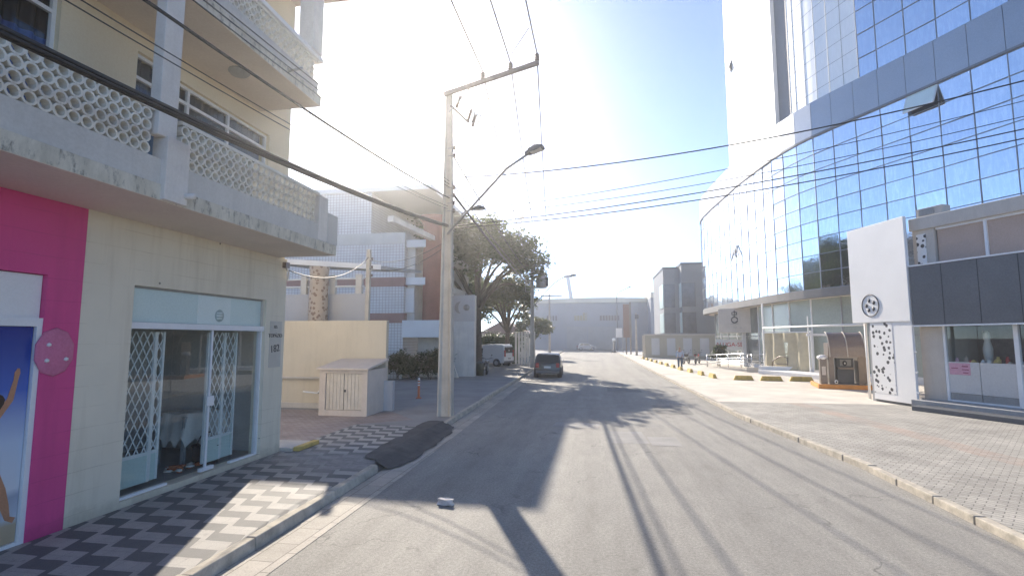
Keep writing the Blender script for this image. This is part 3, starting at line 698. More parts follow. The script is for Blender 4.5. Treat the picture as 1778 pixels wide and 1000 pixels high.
# shop room
B = MB(); B.box(-9.6, -9.5, 5.5, 9.8, 0, 4.2, M_room); B.box(-9.5, AX - .25, 5.5, 5.6, 0, 4.2, M_room); B.box(-9.6, AX - .25, 9.8, 9.848, 0, 4.2, M_room); B.build('room_wall', apt)
B = MB(); B.box(-11.1, AX - .251, 5.6, 9.8, .1, .2, M_roomfl); B.build('room_floor', apt)
text('building_lettering', 'ED.', .085, (AX + .006, 9.79, 2.73), (0, 1, 0), (0, 0, 1), M_printdark, apt)
text('building_lettering', 'TOPÁZIO', .105, (AX + .006, 9.79, 2.55), (0, 1, 0), (0, 0, 1), M_printdark, apt)
text('house_number', '182', .21, (AX + .006, 9.79, 2.28), (0, 1, .12), (0, -.12, 1), M_printdark, apt)
B = MB(); B.box(AX, AX + .004, 9.6, 10.0, 1.9, 2.85, plain('pale_grey_number_panel', (.56, .52, .45), .7, .06, 2, 30, 0)); B.build('number_panel', apt)
B = MB(); B.box(AX, AX + .09, 9.93, 10.06, 4.0, 4.12, M_porc); B.tube([(AX + .05, 10.0, 4.0), (AX + .1, 10.02, 3.9), (AX + .05, 10.05, 3.75)], .02, M_dirtywhite); B.build('cable_bracket', apt)
# things inside the shop
t = thing('display_table', (-7.75, 8.95, .2), 'table under a crumpled white cloth inside the glass shop front', 'table')
B = MB()
nx, ny = 14, 10
vs = []; fs = []
for i in range(nx + 1):
    for j in range(ny + 1):
        u, v = i / nx, j / ny; x = -8.05 + .7 * u; y = 8.4 + 1.2 * v; e = min(u, 1 - u, v, 1 - v); z = 1.1 + .02 * math.sin(9 * u + 5 * v) - (.5 + .08 * math.sin(20 * (u + v)) if e < .06 else 0)
        vs.append((x, y, z))
for i in range(nx):
    for j in range(ny): fs.append((i * (ny + 1) + j, (i + 1) * (ny + 1) + j, (i + 1) * (ny + 1) + j + 1, i * (ny + 1) + j + 1))
B.add(vs, fs, M_dirtywhite, True); B.build('cloth', t)
for a, b in ((-7.98, 8.48), (-7.45, 8.48), (-7.98, 9.5), (-7.45, 9.5)):
    B = MB(); B.box(a - .03, a + .03, b - .03, b + .03, .2, 1.06, M_grey); B.build('leg', t)
t = thing('shopping_basket', (-7.18, 8.72, .2), 'dark basket with a hoop handle on the shop floor behind the glass', 'basket')
B = MB(); B.lathe([(.2, 0), (.24, .32), (.25, .34), (.22, .33), (.18, .03)], (-7.18, 8.72, .2), M_black, 14); B.build('bin', t)
B = MB(); B.tube([(-7.18, 8.72 + .23 * math.cos(a), .54 + .22 * math.sin(a)) for a in [math.pi * i / 10 for i in range(11)]], .012, M_black); B.build('handle', t)
B = MB(); rr = random.Random(4)
for k in range(26): B.ico((-7.2 + rr.uniform(-.15, .15), 8.2 + rr.uniform(-.25, .25), .22 + rr.uniform(0, .05)), rr.uniform(.03, .06), plain('orange_cloth', (.5, .14, .05), .9, .3, 12, 50, .1) if k % 3 else M_dirtywhite, 1, (1.4, 1.4, .5), .2)
tag(B.build('cloth_pile'), 'small orange and white cloth heap on the floor inside the glass shop front', 'cloth')
# step and yellow end block beside the corner
t = thing('corner_step', (-6.4, 10.6, SW), 'beige concrete step with a yellow painted edge at the apartment corner', 'step')
B = MB(); B.box(-7.2, -6.35, 10.15, 10.95, SW, .2, M_beige2); B.build('tread', t)
B = MB(); B.box(-6.35, -6.2, 10.2, 11.0, SW, .22, M_yellow); B.build('painted_edge', t, bevel=.02)

# ------------------------------------------------------------------ utility poles
PX, PY = -4.6, 15.5
def pole_body(mb, x, y, h, wb, wt, m, z0=0):
    k = 8; vs = []; fs = []
    for i in range(k + 1):
        t = i / k; w = wb + (wt - wb) * t; e = w * .36; z = z0 + h * t
        # H-section: deep webs on two sides
        for px, py in ((-w / 2, -e), (-w / 2 + .05, -e), (-w / 4, -e * .55), (w / 4, -e * .55), (w / 2 - .05, -e), (w / 2, -e), (w / 2, e), (w / 2 - .05, e), (w / 4, e * .55), (-w / 4, e * .55), (-w / 2 + .05, e), (-w / 2, e)):
            vs.append((x + px, y + py, z))
    n = 12
    for i in range(k):
        for j in range(n): fs.append((i * n + j, i * n + (j + 1) % n, (i + 1) * n + (j + 1) % n, (i + 1) * n + j))
    fs.append(tuple(range(k * n, (k + 1) * n)))
    mb.add(vs, fs, m)
t = thing('utility_pole', (PX, PY, SW), 'tall concrete utility pole at the left kerb carrying a tilted crossarm and street lamps', 'utility pole', 'utility poles')
B = MB(); pole_body(B, PX, PY, 10.55, .46, .2, M_concpole, 0); B.build('post', t, bevel=.01)
AE = Vector((-1.55, 14.4, 10.62)); AS = Vector((-4.72, 15.34, 10.35))
B = MB(); B.bar(AS, AE, .1, .12, M_woodarm); B.bar(AS.lerp(AE, .32), (PX + .05, PY - .16, 9.75), .03, .03, M_steel); B.build('crossarm', t)
ins = []
for f in (.43, .72, .985):
    p = AS.lerp(AE, f); B = MB(); B.lathe([(.02, .04), (.05, .06), (.085, .1), (.05, .13), (.085, .17), (.05, .2), (.08, .24), (.05, .29), (.03, .32)], p, M_porc, 12); B.build('insulator', t); ins.append(p + Vector((0, 0, .32)))
B = MB(); B.bar((PX + .1, PY - .15, 9.95), (PX + .75, PY - .4, 9.25), .06, .06, M_woodarm); B.build('cutout_arm', t)
for (a, b, c) in ((.2, -.2, 9.85), (.62, -.38, 9.3), (.78, -.42, 9.1)):
    B = MB(); q = Vector((PX + a + .1, PY + b, c)); B.tube([q, q + Vector((.12, 0, .36))], .045, M_porc, 10); B.tube([q + Vector((.14, 0, -.02)), q + Vector((.27, 0, .36))], .022, M_dirtywhite, 8); B.bar(q + Vector((-.02, 0, 0)), q + Vector((.16, 0, -.04)), .03, .02, M_steel); B.bar(q + Vector((.1, 0, .37)), q + Vector((.28, 0, .36)), .03, .02, M_steel); B.build('fuse_cutout', t)
for z in (8.5, 8.25, 7.2, 6.95, 6.7, 6.45):
    B = MB(); B.lathe([(.03, 0), (.05, .03), (.03, .06), (.05, .1), (.03, .13)], (PX + .22, PY - .1, z), M_porc, 10); B.bar((PX, PY - .1, z + .06), (PX + .24, PY - .1, z + .06), .02, .02, M_steel); B.build('spool_insulator', t)
def lamp_head(mb, p, d, s=1.):
    d = Vector(d).normalized(); sdv = d.cross(Vector((0, 0, 1))).normalized(); u = sdv.cross(d)
    Mx = Matrix((d, sdv, u)).transposed().to_4x4(); Mx.translation = Vector(p)
    poly = [(-.05, -.06), (.1, -.13), (.42, -.15), (.5, -.1), (.5, .1), (.42, .15), (.1, .13), (-.05, .06)]
    mb.prism([(a * s, b * s) for a, b in poly], -.03 * s, .06 * s, M_dgrey, Mx); mb.box(.08 * s, .4 * s, -.1 * s, .1 * s, .06 * s, .11 * s, M_dgrey, Mx); mb.box(.12 * s, .44 * s, -.11 * s, .11 * s, -.05 * s, -.03 * s, M_dirtywhite, Mx); mb.box(.2 * s, .3 * s, -.04 * s, .04 * s, .11 * s, .17 * s, M_steel, Mx)
l = thing('street_lamp', (PX, PY - .2, 5.7), 'long bent street lamp arm bracketed to the front utility pole', 'street lamp')
B = MB(); B.tube([(PX + .05, PY - .2, 5.75), (-2.4, 13.75, 7.22), (-1.75, 13.5, 7.52)], .035, M_steel); B.build('arm', l)
B = MB(); lamp_head(B, (-1.78, 13.5, 7.52), (.35, -.1, .09)); B.build('lamp_housing', l, bevel=.015)
l = thing('street_lamp', (PX, PY - .2, 5.7), 'short street lamp arm below the long bent one on the front utility pole', 'street lamp')
B = MB(); B.tube([(-4.0, 14.95, 6.27), (-3.85, 14.9, 6.36), (-3.6, 14.85, 6.38)], .025, M_steel); B.build('arm', l)
B = MB(); lamp_head(B, (-3.62, 14.85, 6.39), (.4, -.06, .0), .75); B.build('lamp_housing', l, bevel=.01)

ncable = [0]
def cable(a, b, s, r, label, group, name='overhead_cable', n=28):
    B = MB(); B.tube(sag(a, b, s, n), r, M_cable, 6); o = B.build(name); tag(o, label, 'cable', group); return o
PREV = (-4.75, -20.0)      # the pole behind the photographer
HV = 'high voltage wires over the street'
prev_ins = [Vector((-3.35, -20, 11.2)), Vector((-2.4, -20, 11.2)), Vector((-1.5, -20, 11.2))]
P2 = (-5.15, 42.0)
p2_ins = [Vector((-5.6, 42, 9.05)), Vector((-4.6, 42, 9.05)), Vector((-3.75, 42, 9.05))]
names = ('left', 'middle', 'right')
for i in range(3):
    cable(ins[i], prev_ins[i], .35, .02, f'{names[i]} of the three bare wires running overhead from the front crossarm to the top edge', HV)
    cable(ins[i], p2_ins[i], .5, .02, f'{names[i]} of the three bare wires running from the front crossarm to the transformer pole', HV)
B = MB(); B.tube([AS.lerp(AE, .5) + Vector((0, 0, .15)), AS.lerp(AE, .72) + Vector((0, -.12, .42)), AS.lerp(AE, .98) + Vector((-.15, -.6, .75))], .012, M_cable, 6); tag(B.build('jumper_wire'), 'slack jumper wire looped above the front crossarm', 'cable')
B = MB(); B.tube(spline([(PX + .6, PY - .3, 9.6), (PX + 1.2, PY - .4, 9.55), (PX + 1.75, PY - .45, 9.7), (PX + 2.1, PY - .5, 10.35)], 6), .01, M_cable, 6); B.tube(spline([(PX + .7, PY - .35, 9.3), (PX + 1.2, PY - .4, 9.3), (PX + 1.35, PY - .45, 9.8), (PX + 1.45, PY - .45, 10.4)], 6), .01, M_cable, 6); tag(B.build('jumper_wire'), 'slack jumper wires looped below the front crossarm by the fuse cutouts', 'cable')
# low voltage and telephone cables passing the balconies
TG = 'cables strung past the balconies'
lab = ['lowest', 'second lowest', 'middle', 'second topmost', 'topmost']
for k in range(5):
    ox, oz = ((0, 0), (.036, .012), (-.01, .036), (.03, .05), (.005, .075))[k]
    cable((PX + ox, PY, 6.02 + oz), (PREV[0] + ox, PREV[1], 6.06 + oz), 1.25, .017, f'{lab[k]} strand of the thick black cable bundle hugging the lower balcony', TG)
cable((PX, PY, 6.6), (PREV[0], PREV[1], 6.6), 1.22, .008, 'lower of the two thin wires above the thick balcony cable bundle', TG)
cable((PX + .02, PY, 6.68), (PREV[0], PREV[1], 6.68), 1.22, .008, 'upper of the two thin wires above the thick balcony cable bundle', TG)
cable((PX + .05, PY, 6.95), (PREV[0] + .1, PREV[1], 6.95), 1.1, .022, 'single thick grey cable crossing the upper windows of the cream building', TG)
for k, nm in enumerate(('lower', 'middle', 'upper')):
    cable((PX + .05, PY, 7.3 + .1 * k), (PREV[0] + .1, PREV[1], 7.3 + .1 * k), 1.05, .01, f'{nm} of three close wires just under the second floor balcony', TG)
# cables crossing the street to the right
XG = 'cables crossing the street'
xc = [((PX + .2, PY, 7.62), (9.6, 12, 8.05), .42, .017, 'thick sagging cable crossing the sky highest towards the glass tower'),
      ((PX + .2, PY, 6.5), (9.6, 12, 7.62), .3, .009, 'thin upper wire of the fan crossing towards the glass tower'),
      ((PX + .2, PY, 6.35), (9.6, 12, 7.28), .32, .009, 'second thin wire of the fan crossing towards the glass tower'),
      ((PX + .2, PY, 6.05), (9.6, 12, 7.0), .25, .014, 'thicker third cable of the fan crossing towards the glass tower'),
      ((PX + .2, PY, 5.98), (9.6, 12, 6.8), .3, .014, 'lowest cable of the fan crossing towards the glass tower')]
for a, b, s, r, lb in xc: cable(a, b, s, r, lb, XG, n=40)
# cables from front pole to the transformer pole
for z, zb, lb, r in ((7.3, 6.7, 'thick lowest', .045), (7.62, 7.0, 'second lowest', .02), (8.6, 7.5, 'third lowest', .022)):
    cable((PX, PY, z), (P2[0], P2[1], zb), .25, r, f'{lb} cable from the front pole to the transformer pole beside the trees', 'cables along the left kerb')

t = thing('utility_pole', (P2[0], P2[1], SW), 'grey utility pole with a transformer and flat crossarm beside the yellow tree', 'utility pole', 'utility poles')
B = MB(); pole_body(B, P2[0], P2[1], 8.85, .36, .2, M_concpole, .1); B.build('post', t)
B = MB(); B.box(-6.1, -3.6, 41.85, 41.97, 8.62, 8.76, M_woodarm); B.build('crossarm', t)
for p in p2_ins:
    B = MB(); B.lathe([(.04, -.3), (.07, -.2), (.04, -.15), (.07, -.05), (.03, 0)], p, M_porc, 8); B.build('insulator', t)
for x in (-4.9, -4.3, -3.8):
    B = MB(); B.lathe([(.04, 0), (.06, .12), (.05, .3), (.03, .38)], (x, 41.85, 8.2), M_porc, 8); B.build('fuse_cutout', t)
B = MB(); B.lathe([(.42, 0), (.45, .05), (.45, .95), (.42, 1.0), (.1, 1.05)], (-4.35, 41.8, 6.6), M_steel, 12)
for dx in (-.2, 0, .2): B.lathe([(.05, 1.0), (.07, 1.15), (.04, 1.3), (.02, 1.5)], (-4.35 + dx, 41.8, 6.6), M_porc, 8)
B.box(-3.95, -3.8, 41.5, 42.1, 6.75, 7.5, M_dgrey); B.build('transformer', t)
B = MB()
for z in (6.3, 6.6, 6.9, 7.2, 7.5): B.box(-5.75, -5.0, 41.8, 41.86, z, z + .05, M_steel)
B.box(-5.72, -5.66, 41.8, 41.87, 6.3, 7.55, M_steel); B.build('bracket', t)
l = thing('street_lamp', (P2[0], P2[1], 5.5), 'street lamp arm reaching up from the transformer pole', 'street lamp')
B = MB(); B.tube(spline([(-5.1, 41.8, 5.0), (-3.6, 41.3, 6.6), (-2.6, 41, 7.3), (-1.9, 41, 7.45)], 5), .035, M_steel); B.build('arm', l)
B = MB(); lamp_head(B, (-1.95, 41, 7.45), (1, 0, .08)); B.build('lamp_housing', l)
P3 = (-6.4, 72.0)
t = thing('utility_pole', (P3[0], P3[1], SW), 'distant utility pole with a short crossarm in front of the warehouse', 'utility pole', 'utility poles')
B = MB(); pole_body(B, P3[0], P3[1], 8.6, .34, .2, M_concpole, .1); B.build('post', t)
B = MB(); B.box(-7.6, -4.6, 71.85, 71.97, 8.35, 8.5, M_woodarm); B.build('crossarm', t)
for x in (-5.2, -5.9, -6.9, -7.4):
    B = MB(); B.lathe([(.05, 0), (.07, .1), (.04, .2)], (x, 71.9, 8.1), M_porc, 8); B.build('insulator', t)
for i in range(3): cable(p2_ins[i], (-7.4 + 1.1 * i, 71.9, 8.7), .5, .012, f'{names[i]} of the three wires from the transformer pole to the distant pole', HV)

# ------------------------------------------------------------------ left: shed, ochre wall, carport, tiled building
t = thing('meter_shed', (-7.7, 15.7, SW), 'low beige shed with plank double doors and a sloping slab roof', 'shed')
sx0, sx1, sy0, sy1 = -8.5, -6.92, 14.95, 16.45
B = MB(); B.box(sx0, sx0 + .2, sy0, sy1, SW, 1.52, M_shed); B.box(sx1 - .18, sx1, sy0, sy1, SW, 1.52, M_shed); B.box(sx0 + .2, sx1 - .18, sy0, sy0 + .1, SW, .3, M_shed); B.box(sx0 + .2, sx1 - .18, sy0, sy0 + .1, 1.42, 1.52, M_shed); B.box(sx0 + .2, sx1 - .18, sy1 - .1, sy1, SW, 1.52, M_shed); B.build('wall', t)
B = MB(); B.add([(sx0 - .08, sy0 - .1, 1.52), (sx1 + .06, sy0 - .1, 1.52), (sx1 + .06, sy1, 1.75), (sx0 - .08, sy1, 1.75), (sx0 - .08, sy0 - .1, 1.58), (sx1 + .06, sy0 - .1, 1.58), (sx1 + .06, sy1, 1.82), (sx0 - .08, sy1, 1.82)], [(3, 2, 1, 0), (4, 5, 6, 7), (0, 1, 5, 4), (1, 2, 6, 5), (2, 3, 7, 6), (3, 0, 4, 7)], M_shed); B.build('roof', t, bevel=.01)
mid = (sx0 + .2 + sx1 - .18) / 2
for a, b in ((sx0 + .21, mid - .006), (mid + .006, sx1 - .19)):
    B = MB(); n = 5; w = (b - a) / n
    for k in range(n): B.box(a + k * w + .005, a + (k + 1) * w - .005, sy0 + .04, sy0 + .07, .31, 1.41, M_sheddoor)
    B.box(a, b, sy0 + .07, sy0 + .08, .31, 1.41, M_printdark); o = B.build('door', t)
    if a > mid: M2 = MB(); M2.box(a + .01, a + .06, sy0 + .01, sy0 + .04, .85, .92, M_printdark); M2.build('latch', o)
B = MB(); B.box(sx1, sx1 + .3, 16.2, 16.4, SW, 1.1, M_bluewall); B.build('side_pier', t)
t = thing('boundary_wall', (-9, 16.7, SW), 'ochre boundary wall behind the beige shed', 'wall')
B = MB(); B.box(-12.5, -7.0, 16.5, 16.7, SW, 3.1, M_yellowwall); B.build('wall', t)
B = MB(); B.box(-12.5, -8.5, 16.36, 16.5, 1.12, 1.18, M_beige2); B.box(-12.5, -8.5, 16.4, 16.5, SW, .3, M_beige2); B.build('ledge', t)
B = MB(); B.tube([(-9.55, 15.8, .75), (-9.0, 15.7, .72), (-8.55, 15.6, 1.05)], .025, M_white); B.tube([(-9.3, 15.9, .7), (-8.55, 15.9, .7)], .02, M_steel)
tag(B.build('barrier_arm'), 'bent white metal bar sticking out beside the beige shed', 'metal bar')
# slate blue terrace wall with railings and the carport roof
t = thing('terrace_wall', (-10, 18.5, SW), 'slate blue terrace wall with white railings under the carport roof', 'wall')
B = MB(); B.box(-14, -8.7, 18.4, 18.6, SW, 4.2, M_bluewall); B.build('wall', t)
for x in (-13.5, -12.4, -11.3, -10.1, -9.0):
    B = MB(); B.box(x - .12, x + .12, 18.42, 18.6, 4.2, 4.95, M_greyblue); B.build('railing_post', t)
B = MB()
for z in (4.5, 4.8): B.tube([(-14, 18.5, z), (-8.8, 18.5, z)], .035, M_white)
B.build('railing', t)
t = thing('carport', (-10, 20, SW), 'carport with a grey sheet roof on slim posts behind the terrace wall', 'carport')
B = MB(); B.add([(-14.5, 17.6, 5.55), (-8.6, 19.6, 5.3), (-8.6, 24.5, 5.75), (-14.5, 24.5, 6.1), (-14.5, 17.6, 5.68), (-8.6, 19.6, 5.43), (-8.6, 24.5, 5.88), (-14.5, 24.5, 6.23)], [(3, 2, 1, 0), (4, 5, 6, 7), (0, 1, 5, 4), (1, 2, 6, 5), (2, 3, 7, 6), (3, 0, 4, 7)], M_greyroof); B.build('roof', t)
B = MB(); B.bar((-14.5, 17.55, 5.62), (-8.6, 19.55, 5.37), .06, .2, M_white); B.build('roof_trim', t)
for x, y in ((-13.5, 20), (-11.2, 23)):
    B = MB(); B.box(x - .08, x + .08, y - .08, y + .08, SW, 5.4, M_steel); B.build('post', t)
# planted pillar with ornament (brown mosaic column on the terrace)
B = MB(); B.lathe([(.38, SW), (.36, 3), (.34, 4.9), (.38, 5.2)], (-10.4, 18.0, 0), m_spots('mottled_brown_stone', (.46, .37, .29), (.24, .16, .12), 7., .5), 12); tag(B.build('stone_column'), 'round mottled brown stone column in front of the slate blue terrace wall', 'column')
# small service pole with its drop wires
t = thing('service_pole', (-7.45, 17.2, SW), 'slim service pole at the end of the ochre wall with drop wires', 'pole')
B = MB(); B.box(-8.18, -8.04, 17.3, 17.44, SW, 5.7, M_concpole); B.build('post', t)
for z in (5.3, 5.0, 4.7):
    B = MB(); B.lathe([(.02, 0), (.045, .03), (.03, .06), (.045, .1)], (-7.95, 17.3, z), M_porc, 8); B.build('insulator', t)
cable((-8.05, 17.3, 5.3), (PX, PY, 5.6), .3, .01, 'upper drop wire from the slim service pole to the front utility pole', 'drop wires')
cable((-8.05, 17.3, 5.0), (PX, PY, 5.45), .35, .01, 'lower drop wire from the slim service pole to the front utility pole', 'drop wires')
cable((-8.1, 17.3, 5.4), (-6.5, 10.02, 3.95), .4, .012, 'drop wire from the apartment corner bracket to the slim service pole', 'drop wires')
# tiled building
t = thing('tiled_building', (-14, 33, SW), 'white tiled building with red bands and a terracotta column', 'building')
TY = 29.2; TX = -11.35
B = MB(); B.box(-24, TX, TY, 44, SW, 3.4, M_tiles); B.box(-24, TX, TY, 44, 4.0, 5.6, M_tiles); B.box(-24, TX, TY, 44, 6.15, 8.2, M_tiles); B.box(-24, TX - 2.2, TY, 44, 8.9, 11.5, M_tiles); B.build('wall', t)
B = MB()
for z0, z1 in ((3.4, 4.0), (5.6, 6.15), (8.2, 8.9)): B.box(-24, TX + .03, TY - .03, 44.03, z0, z1, M_redband if z0 < 8 else M_greyblue)
B.build('band', t)
B = MB(); B.box(-24.2, TX + 1.7, TY - .1, 44.2, 11.5, 11.8, M_white); B.build('roof', t)
for z in (5.7, 8.0):
    B = MB(); B.box(TX + .03, TX + 1.25, TY + .2, 40, z, z + .45, M_white); B.build('awning', t)
B = MB(); B.box(TX, TX + .5, TY + .5, 43, 3.5, 8.3, M_dirtywhite); B.box(TX + .0, TX + .52, TY + .3, TY + .5, 4.05, 5.5, M_white); B.build('side_wall', t)
B = MB(); B.lathe([(.66, 3.5), (.66, 9.4), (.9, 9.75), (.92, 9.95)], (-9.75, TY + .8, 0), M_terra, 20); B.build('terracotta_column', t)
B = MB(); B.box(-11.3, -8.9, TY - .3, TY + 1.8, 2.55, 3.55, M_white); B.build('canopy_box', t)
B = MB(); B.box(TX + .5, -9.0, TY + 1.2, TY + 1.5, SW, 2.55, M_dirtywhite); B.add([(-9.2, TY, 2.6), (-8.5, TY + 1, SW), (-8.2, TY + 1, SW), (-8.9, TY, 2.6), (-9.2, TY + .2, 2.6), (-8.5, TY + 1.2, SW), (-8.2, TY + 1.2, SW), (-8.9, TY + .2, 2.6)], [(3, 2, 1, 0), (4, 5, 6, 7), (0, 1, 5, 4), (1, 2, 6, 5), (2, 3, 7, 6), (3, 0, 4, 7)], M_dirtywhite); B.build('entrance_wall', t)
B = MB(); B.bar((-9.9, 23.5, 8.35), (-9.5, 33, 8.6), .3, .28, M_dirtywhite); B.build('roof_beam', t)
for k, z in enumerate((4.3, 6.6)):
    f = MB(); f.box(TX + .5, TX + .56, TY + 3, TY + 9, z, z + 1.2, M_alu); o = f.build('window', t); p = MB(); p.box(TX + .56, TX + .57, TY + 3.1, TY + 8.9, z + .1, z + 1.1, M_gpane); p.build('pane', o)
t = thing('sign_pillar', (-8.2, 32, SW), 'broad white sign pillar with a round emblem behind the front utility pole', 'sign')
B = MB(); B.box(-9.05, -7.5, 31.4, 31.9, .1, 5.2, M_dirtywhite); B.build('body', t, bevel=.02)
B = MB(); B.box(-9.06, -7.49, 31.388, 31.4, 3.55, 5.21, plain('warm_white_sign_face', (.62, .56, .5), .6, .04, 1, 20, 0)); B.build('sign_face', t)
B = MB(); em = plain('sand_emblem', (.46, .38, .3), .6, .05, 2, 20, 0)
Mr = Matrix.Rotation(R(90), 4, 'X')
B.prism([(.38 * math.cos(a), .38 * math.sin(a)) for a in [math.pi * (.5 + i / 12) for i in range(13)]] + [(.12 * math.cos(a) - .02, .3 * math.sin(a)) for a in [math.pi * (1.5 - i / 12) for i in range(13)]], 0, .02, em, Matrix.Translation((-8.42, 31.388, 4.42)) @ Mr)
B.lathe([(.2, 0), (.2, .02)], (0, 0, 0), em, 20, Matrix.Translation((-8.02, 31.388, 4.42)) @ Mr); B.build('emblem', t)
def delineator(x, y, label):
    t = thing('delineator_post', (x, y, .12), label, 'delineator post', 'delineator posts')
    B = MB(); B.lathe([(.12, .0), (.12, .03), (.05, .05), (.045, .5)], (x, y, .12), plain('orange_plastic', (.6, .16, .06), .6, .1, 4, 30, 0), 12); B.build('base', t)
    B = MB()
    for k in range(3): B.lathe([(.046, .5 + .1 * k), (.046, .55 + .1 * k)], (x, y, .12), M_white, 12)
    B.lathe([(.046, .74), (.05, .78), (.02, .8)], (x, y, .12), M_white, 12); B.build('reflective_bands', t)
    B = MB()
    for k in range(3): B.lathe([(.0465, .55 + .1 * k), (.0465, .6 + .1 * k if k < 2 else .74)], (x, y, .12), plain('orange_plastic', (.6, .16, .06)), 12)
    B.build('orange_bands', t)
delineator(-7.0, 19.84, 'orange and white delineator post standing free left of the front utility pole')
delineator(-6.05, 20.2, 'orange and white delineator post partly hidden by the front utility pole')

# ------------------------------------------------------------------ vegetation
def leaf_cloud(mb, blobs, n, size, m, rnd, flat=.75):
    tot = sum(b[3] ** 2 for b in blobs)
    for (bx, by, bz, br) in blobs:
        sub = [(rnd.gauss(0, 1), rnd.gauss(0, 1), rnd.gauss(0, 1)) for _ in range(9)]
        sub = [tuple(c / math.sqrt(sum(q * q for q in s)) for c in s) for s in sub]
        for _ in range(int(n * br * br / tot)):
            s = rnd.choice(sub); k = br * rnd.uniform(.45, 1.0)
            p = Vector((bx + s[0] * k + rnd.gauss(0, br * .24), by + s[1] * k + rnd.gauss(0, br * .24), bz + (s[2] * k) * flat + rnd.gauss(0, br * .16)))
            a = rnd.uniform(0, 6.28); tl = rnd.uniform(-.7, .7); w = size * rnd.uniform(.6, 1.3)
            d = Vector((math.cos(a), math.sin(a), tl)).normalized(); e = d.cross(Vector((rnd.uniform(-.5, .5), rnd.uniform(-.5, .5), 1))).normalized()
            mb.add([p - d * w, p - e * w * .5, p + d * w, p + e * w * .5], [(0, 1, 2, 3)], m)
def tree(name, base, h, r, label, m, n, size, seed, group=None, nb=14, spread=.62, hb=.45):
    rnd = random.Random(seed); t = thing(name, base, label, 'tree', group); b = Vector(base)
    top = b + Vector((0, 0, h * hb)); B = MB(); tr = max(.09, h * .028)
    B.tube(spline([b - Vector((0, 0, .1)), b + Vector((rnd.uniform(-.2, .2), rnd.uniform(-.2, .2), h * .2)), top], 4), [tr * (1.25 - .5 * i / 8) for i in range(9)], M_bark, 9)
    blobs = []
    for k in range(nb):
        a = k * 2.4 + rnd.uniform(-.3, .3); f = (k + .5) / nb; rad = r * math.sqrt(f) * rnd.uniform(.75, 1.05)
        zt = h * (.98 - (1 - hb) * spread * f ** 1.2 * rnd.uniform(.6, 1.15)) - r * .25
        c = b + Vector((math.cos(a) * rad, math.sin(a) * rad, zt)); br = r * rnd.uniform(.26, .42)
        blobs.append((c.x, c.y, c.z, br)); m1 = top.lerp(c, .5) + Vector((rnd.uniform(-.3, .3), rnd.uniform(-.3, .3), .2 * h * .2))
        B.tube(spline([top - Vector((0, 0, h * .12 * rnd.random())), m1, c], 4), [tr * (.55 - .45 * i / 8) for i in range(9)], M_bark, 6)
    B.build('trunk', t)
    C = MB(); leaf_cloud(C, blobs, n, size, m, rnd); C.build('crown', t, fix=False); return t
tree('broadleaf_tree', (-9.3, 40.0, .1), 12.2, 5.6, 'big dark spreading tree rising behind the white sign pillar', M_leafd, 26000, .2, 11)
tree('broadleaf_tree', (-8.0, 46.5, .1), 8.2, 3.0, 'yellow green tree between the dark tree and the transformer pole', M_leafl, 9000, .17, 12)
tree('broadleaf_tree', (-17, 52, .1), 12.0, 5.0, 'dark tree partly hidden behind the terracotta column', M_leafd, 15000, .22, 13)
tree('broadleaf_tree', (-7.4, 62, .1), 5.2, 2.4, 'small olive green tree in front of the pale warehouse', M_leafl, 5000, .17, 14)
tree('broadleaf_tree', (-15, 64, .1), 10.5, 4.6, 'dark tree far back beyond the white van', M_leafd, 9000, .25, 15)
tag_rnd = random.Random(2)
def shrub(x, y, r, h, label, m, n, size, seed, group=None):
    rnd = random.Random(seed); t = thing('shrub', (x, y, .12), label, 'shrub', group)
    C = MB(); leaf_cloud(C, [(x + rnd.uniform(-r, r) * .6, y + rnd.uniform(-r, r) * .4, .12 + h * rnd.uniform(.3, .62), r * .5) for _ in range(6)], n, size, m, rnd, 1.); C.build('foliage', t, fix=False)
    B = MB()
    for k in range(5): B.tube([(x + rnd.uniform(-.1, .1), y, .1), (x + rnd.uniform(-r, r) * .6, y + rnd.uniform(-.2, .2), h * .6)], .015, M_bark, 5)
    B.build('stems', t); return t
for i, (x, lb) in enumerate(((-13.4, 'leftmost dark shrub of the row at the foot of the tiled wall'), (-12.4, 'second dark shrub from the left at the tiled wall'), (-11.4, 'third dark shrub from the left at the tiled wall'), (-10.5, 'dark shrub under the left end of the white canopy box'), (-9.6, 'dark shrub under the right end of the white canopy box'), (-8.8, 'dark shrub at the foot of the slanted entrance wall'))):
    shrub(x, 28.2 + .2 * i, .95 + .1 * (i % 2), 1.75 + .25 * ((i * 7) % 3), lb, M_leafs, 2600, .085, 20 + i, 'shrubs along the tiled building')
t = thing('hedge', (-9.5, 48, .1), 'clipped dark hedge behind the white van', 'hedge')
C = MB(); rr = random.Random(31); leaf_cloud(C, [(-14 + .8 * k, 48.6, 2.3, .8) for k in range(9)] + [(-14 + .8 * k, 48.6, 1.3, .8) for k in range(9)], 7000, .12, M_leafs, rr, 1.); C.build('foliage', t, fix=False)
B = MB(); B.box(-14.5, -7.2, 48.3, 48.9, .1, 2.6, M_leafs); B.build('core', t, fix=False)
B = MB(); B.box(-14, -7.8, 47.5, 47.75, .1, 1.9, M_dirtywhite); tag(B.build('low_wall'), 'low pale wall running behind the white van', 'wall')
t = thing('slatted_gate', (-6.4, 46.5, .1), 'white slatted gate between the white van and the transformer pole', 'gate')
B = MB()
for k in range(7): B.box(-7.3 + .28 * k, -7.12 + .28 * k, 46.4, 46.44, .15, 3.1, M_dirtywhite)
B.build('slats', t)
B = MB()
for z in (.4, 2.8): B.box(-7.35, -5.3, 46.44, 46.5, z, z + .08, M_steel)
B.build('frame', t)

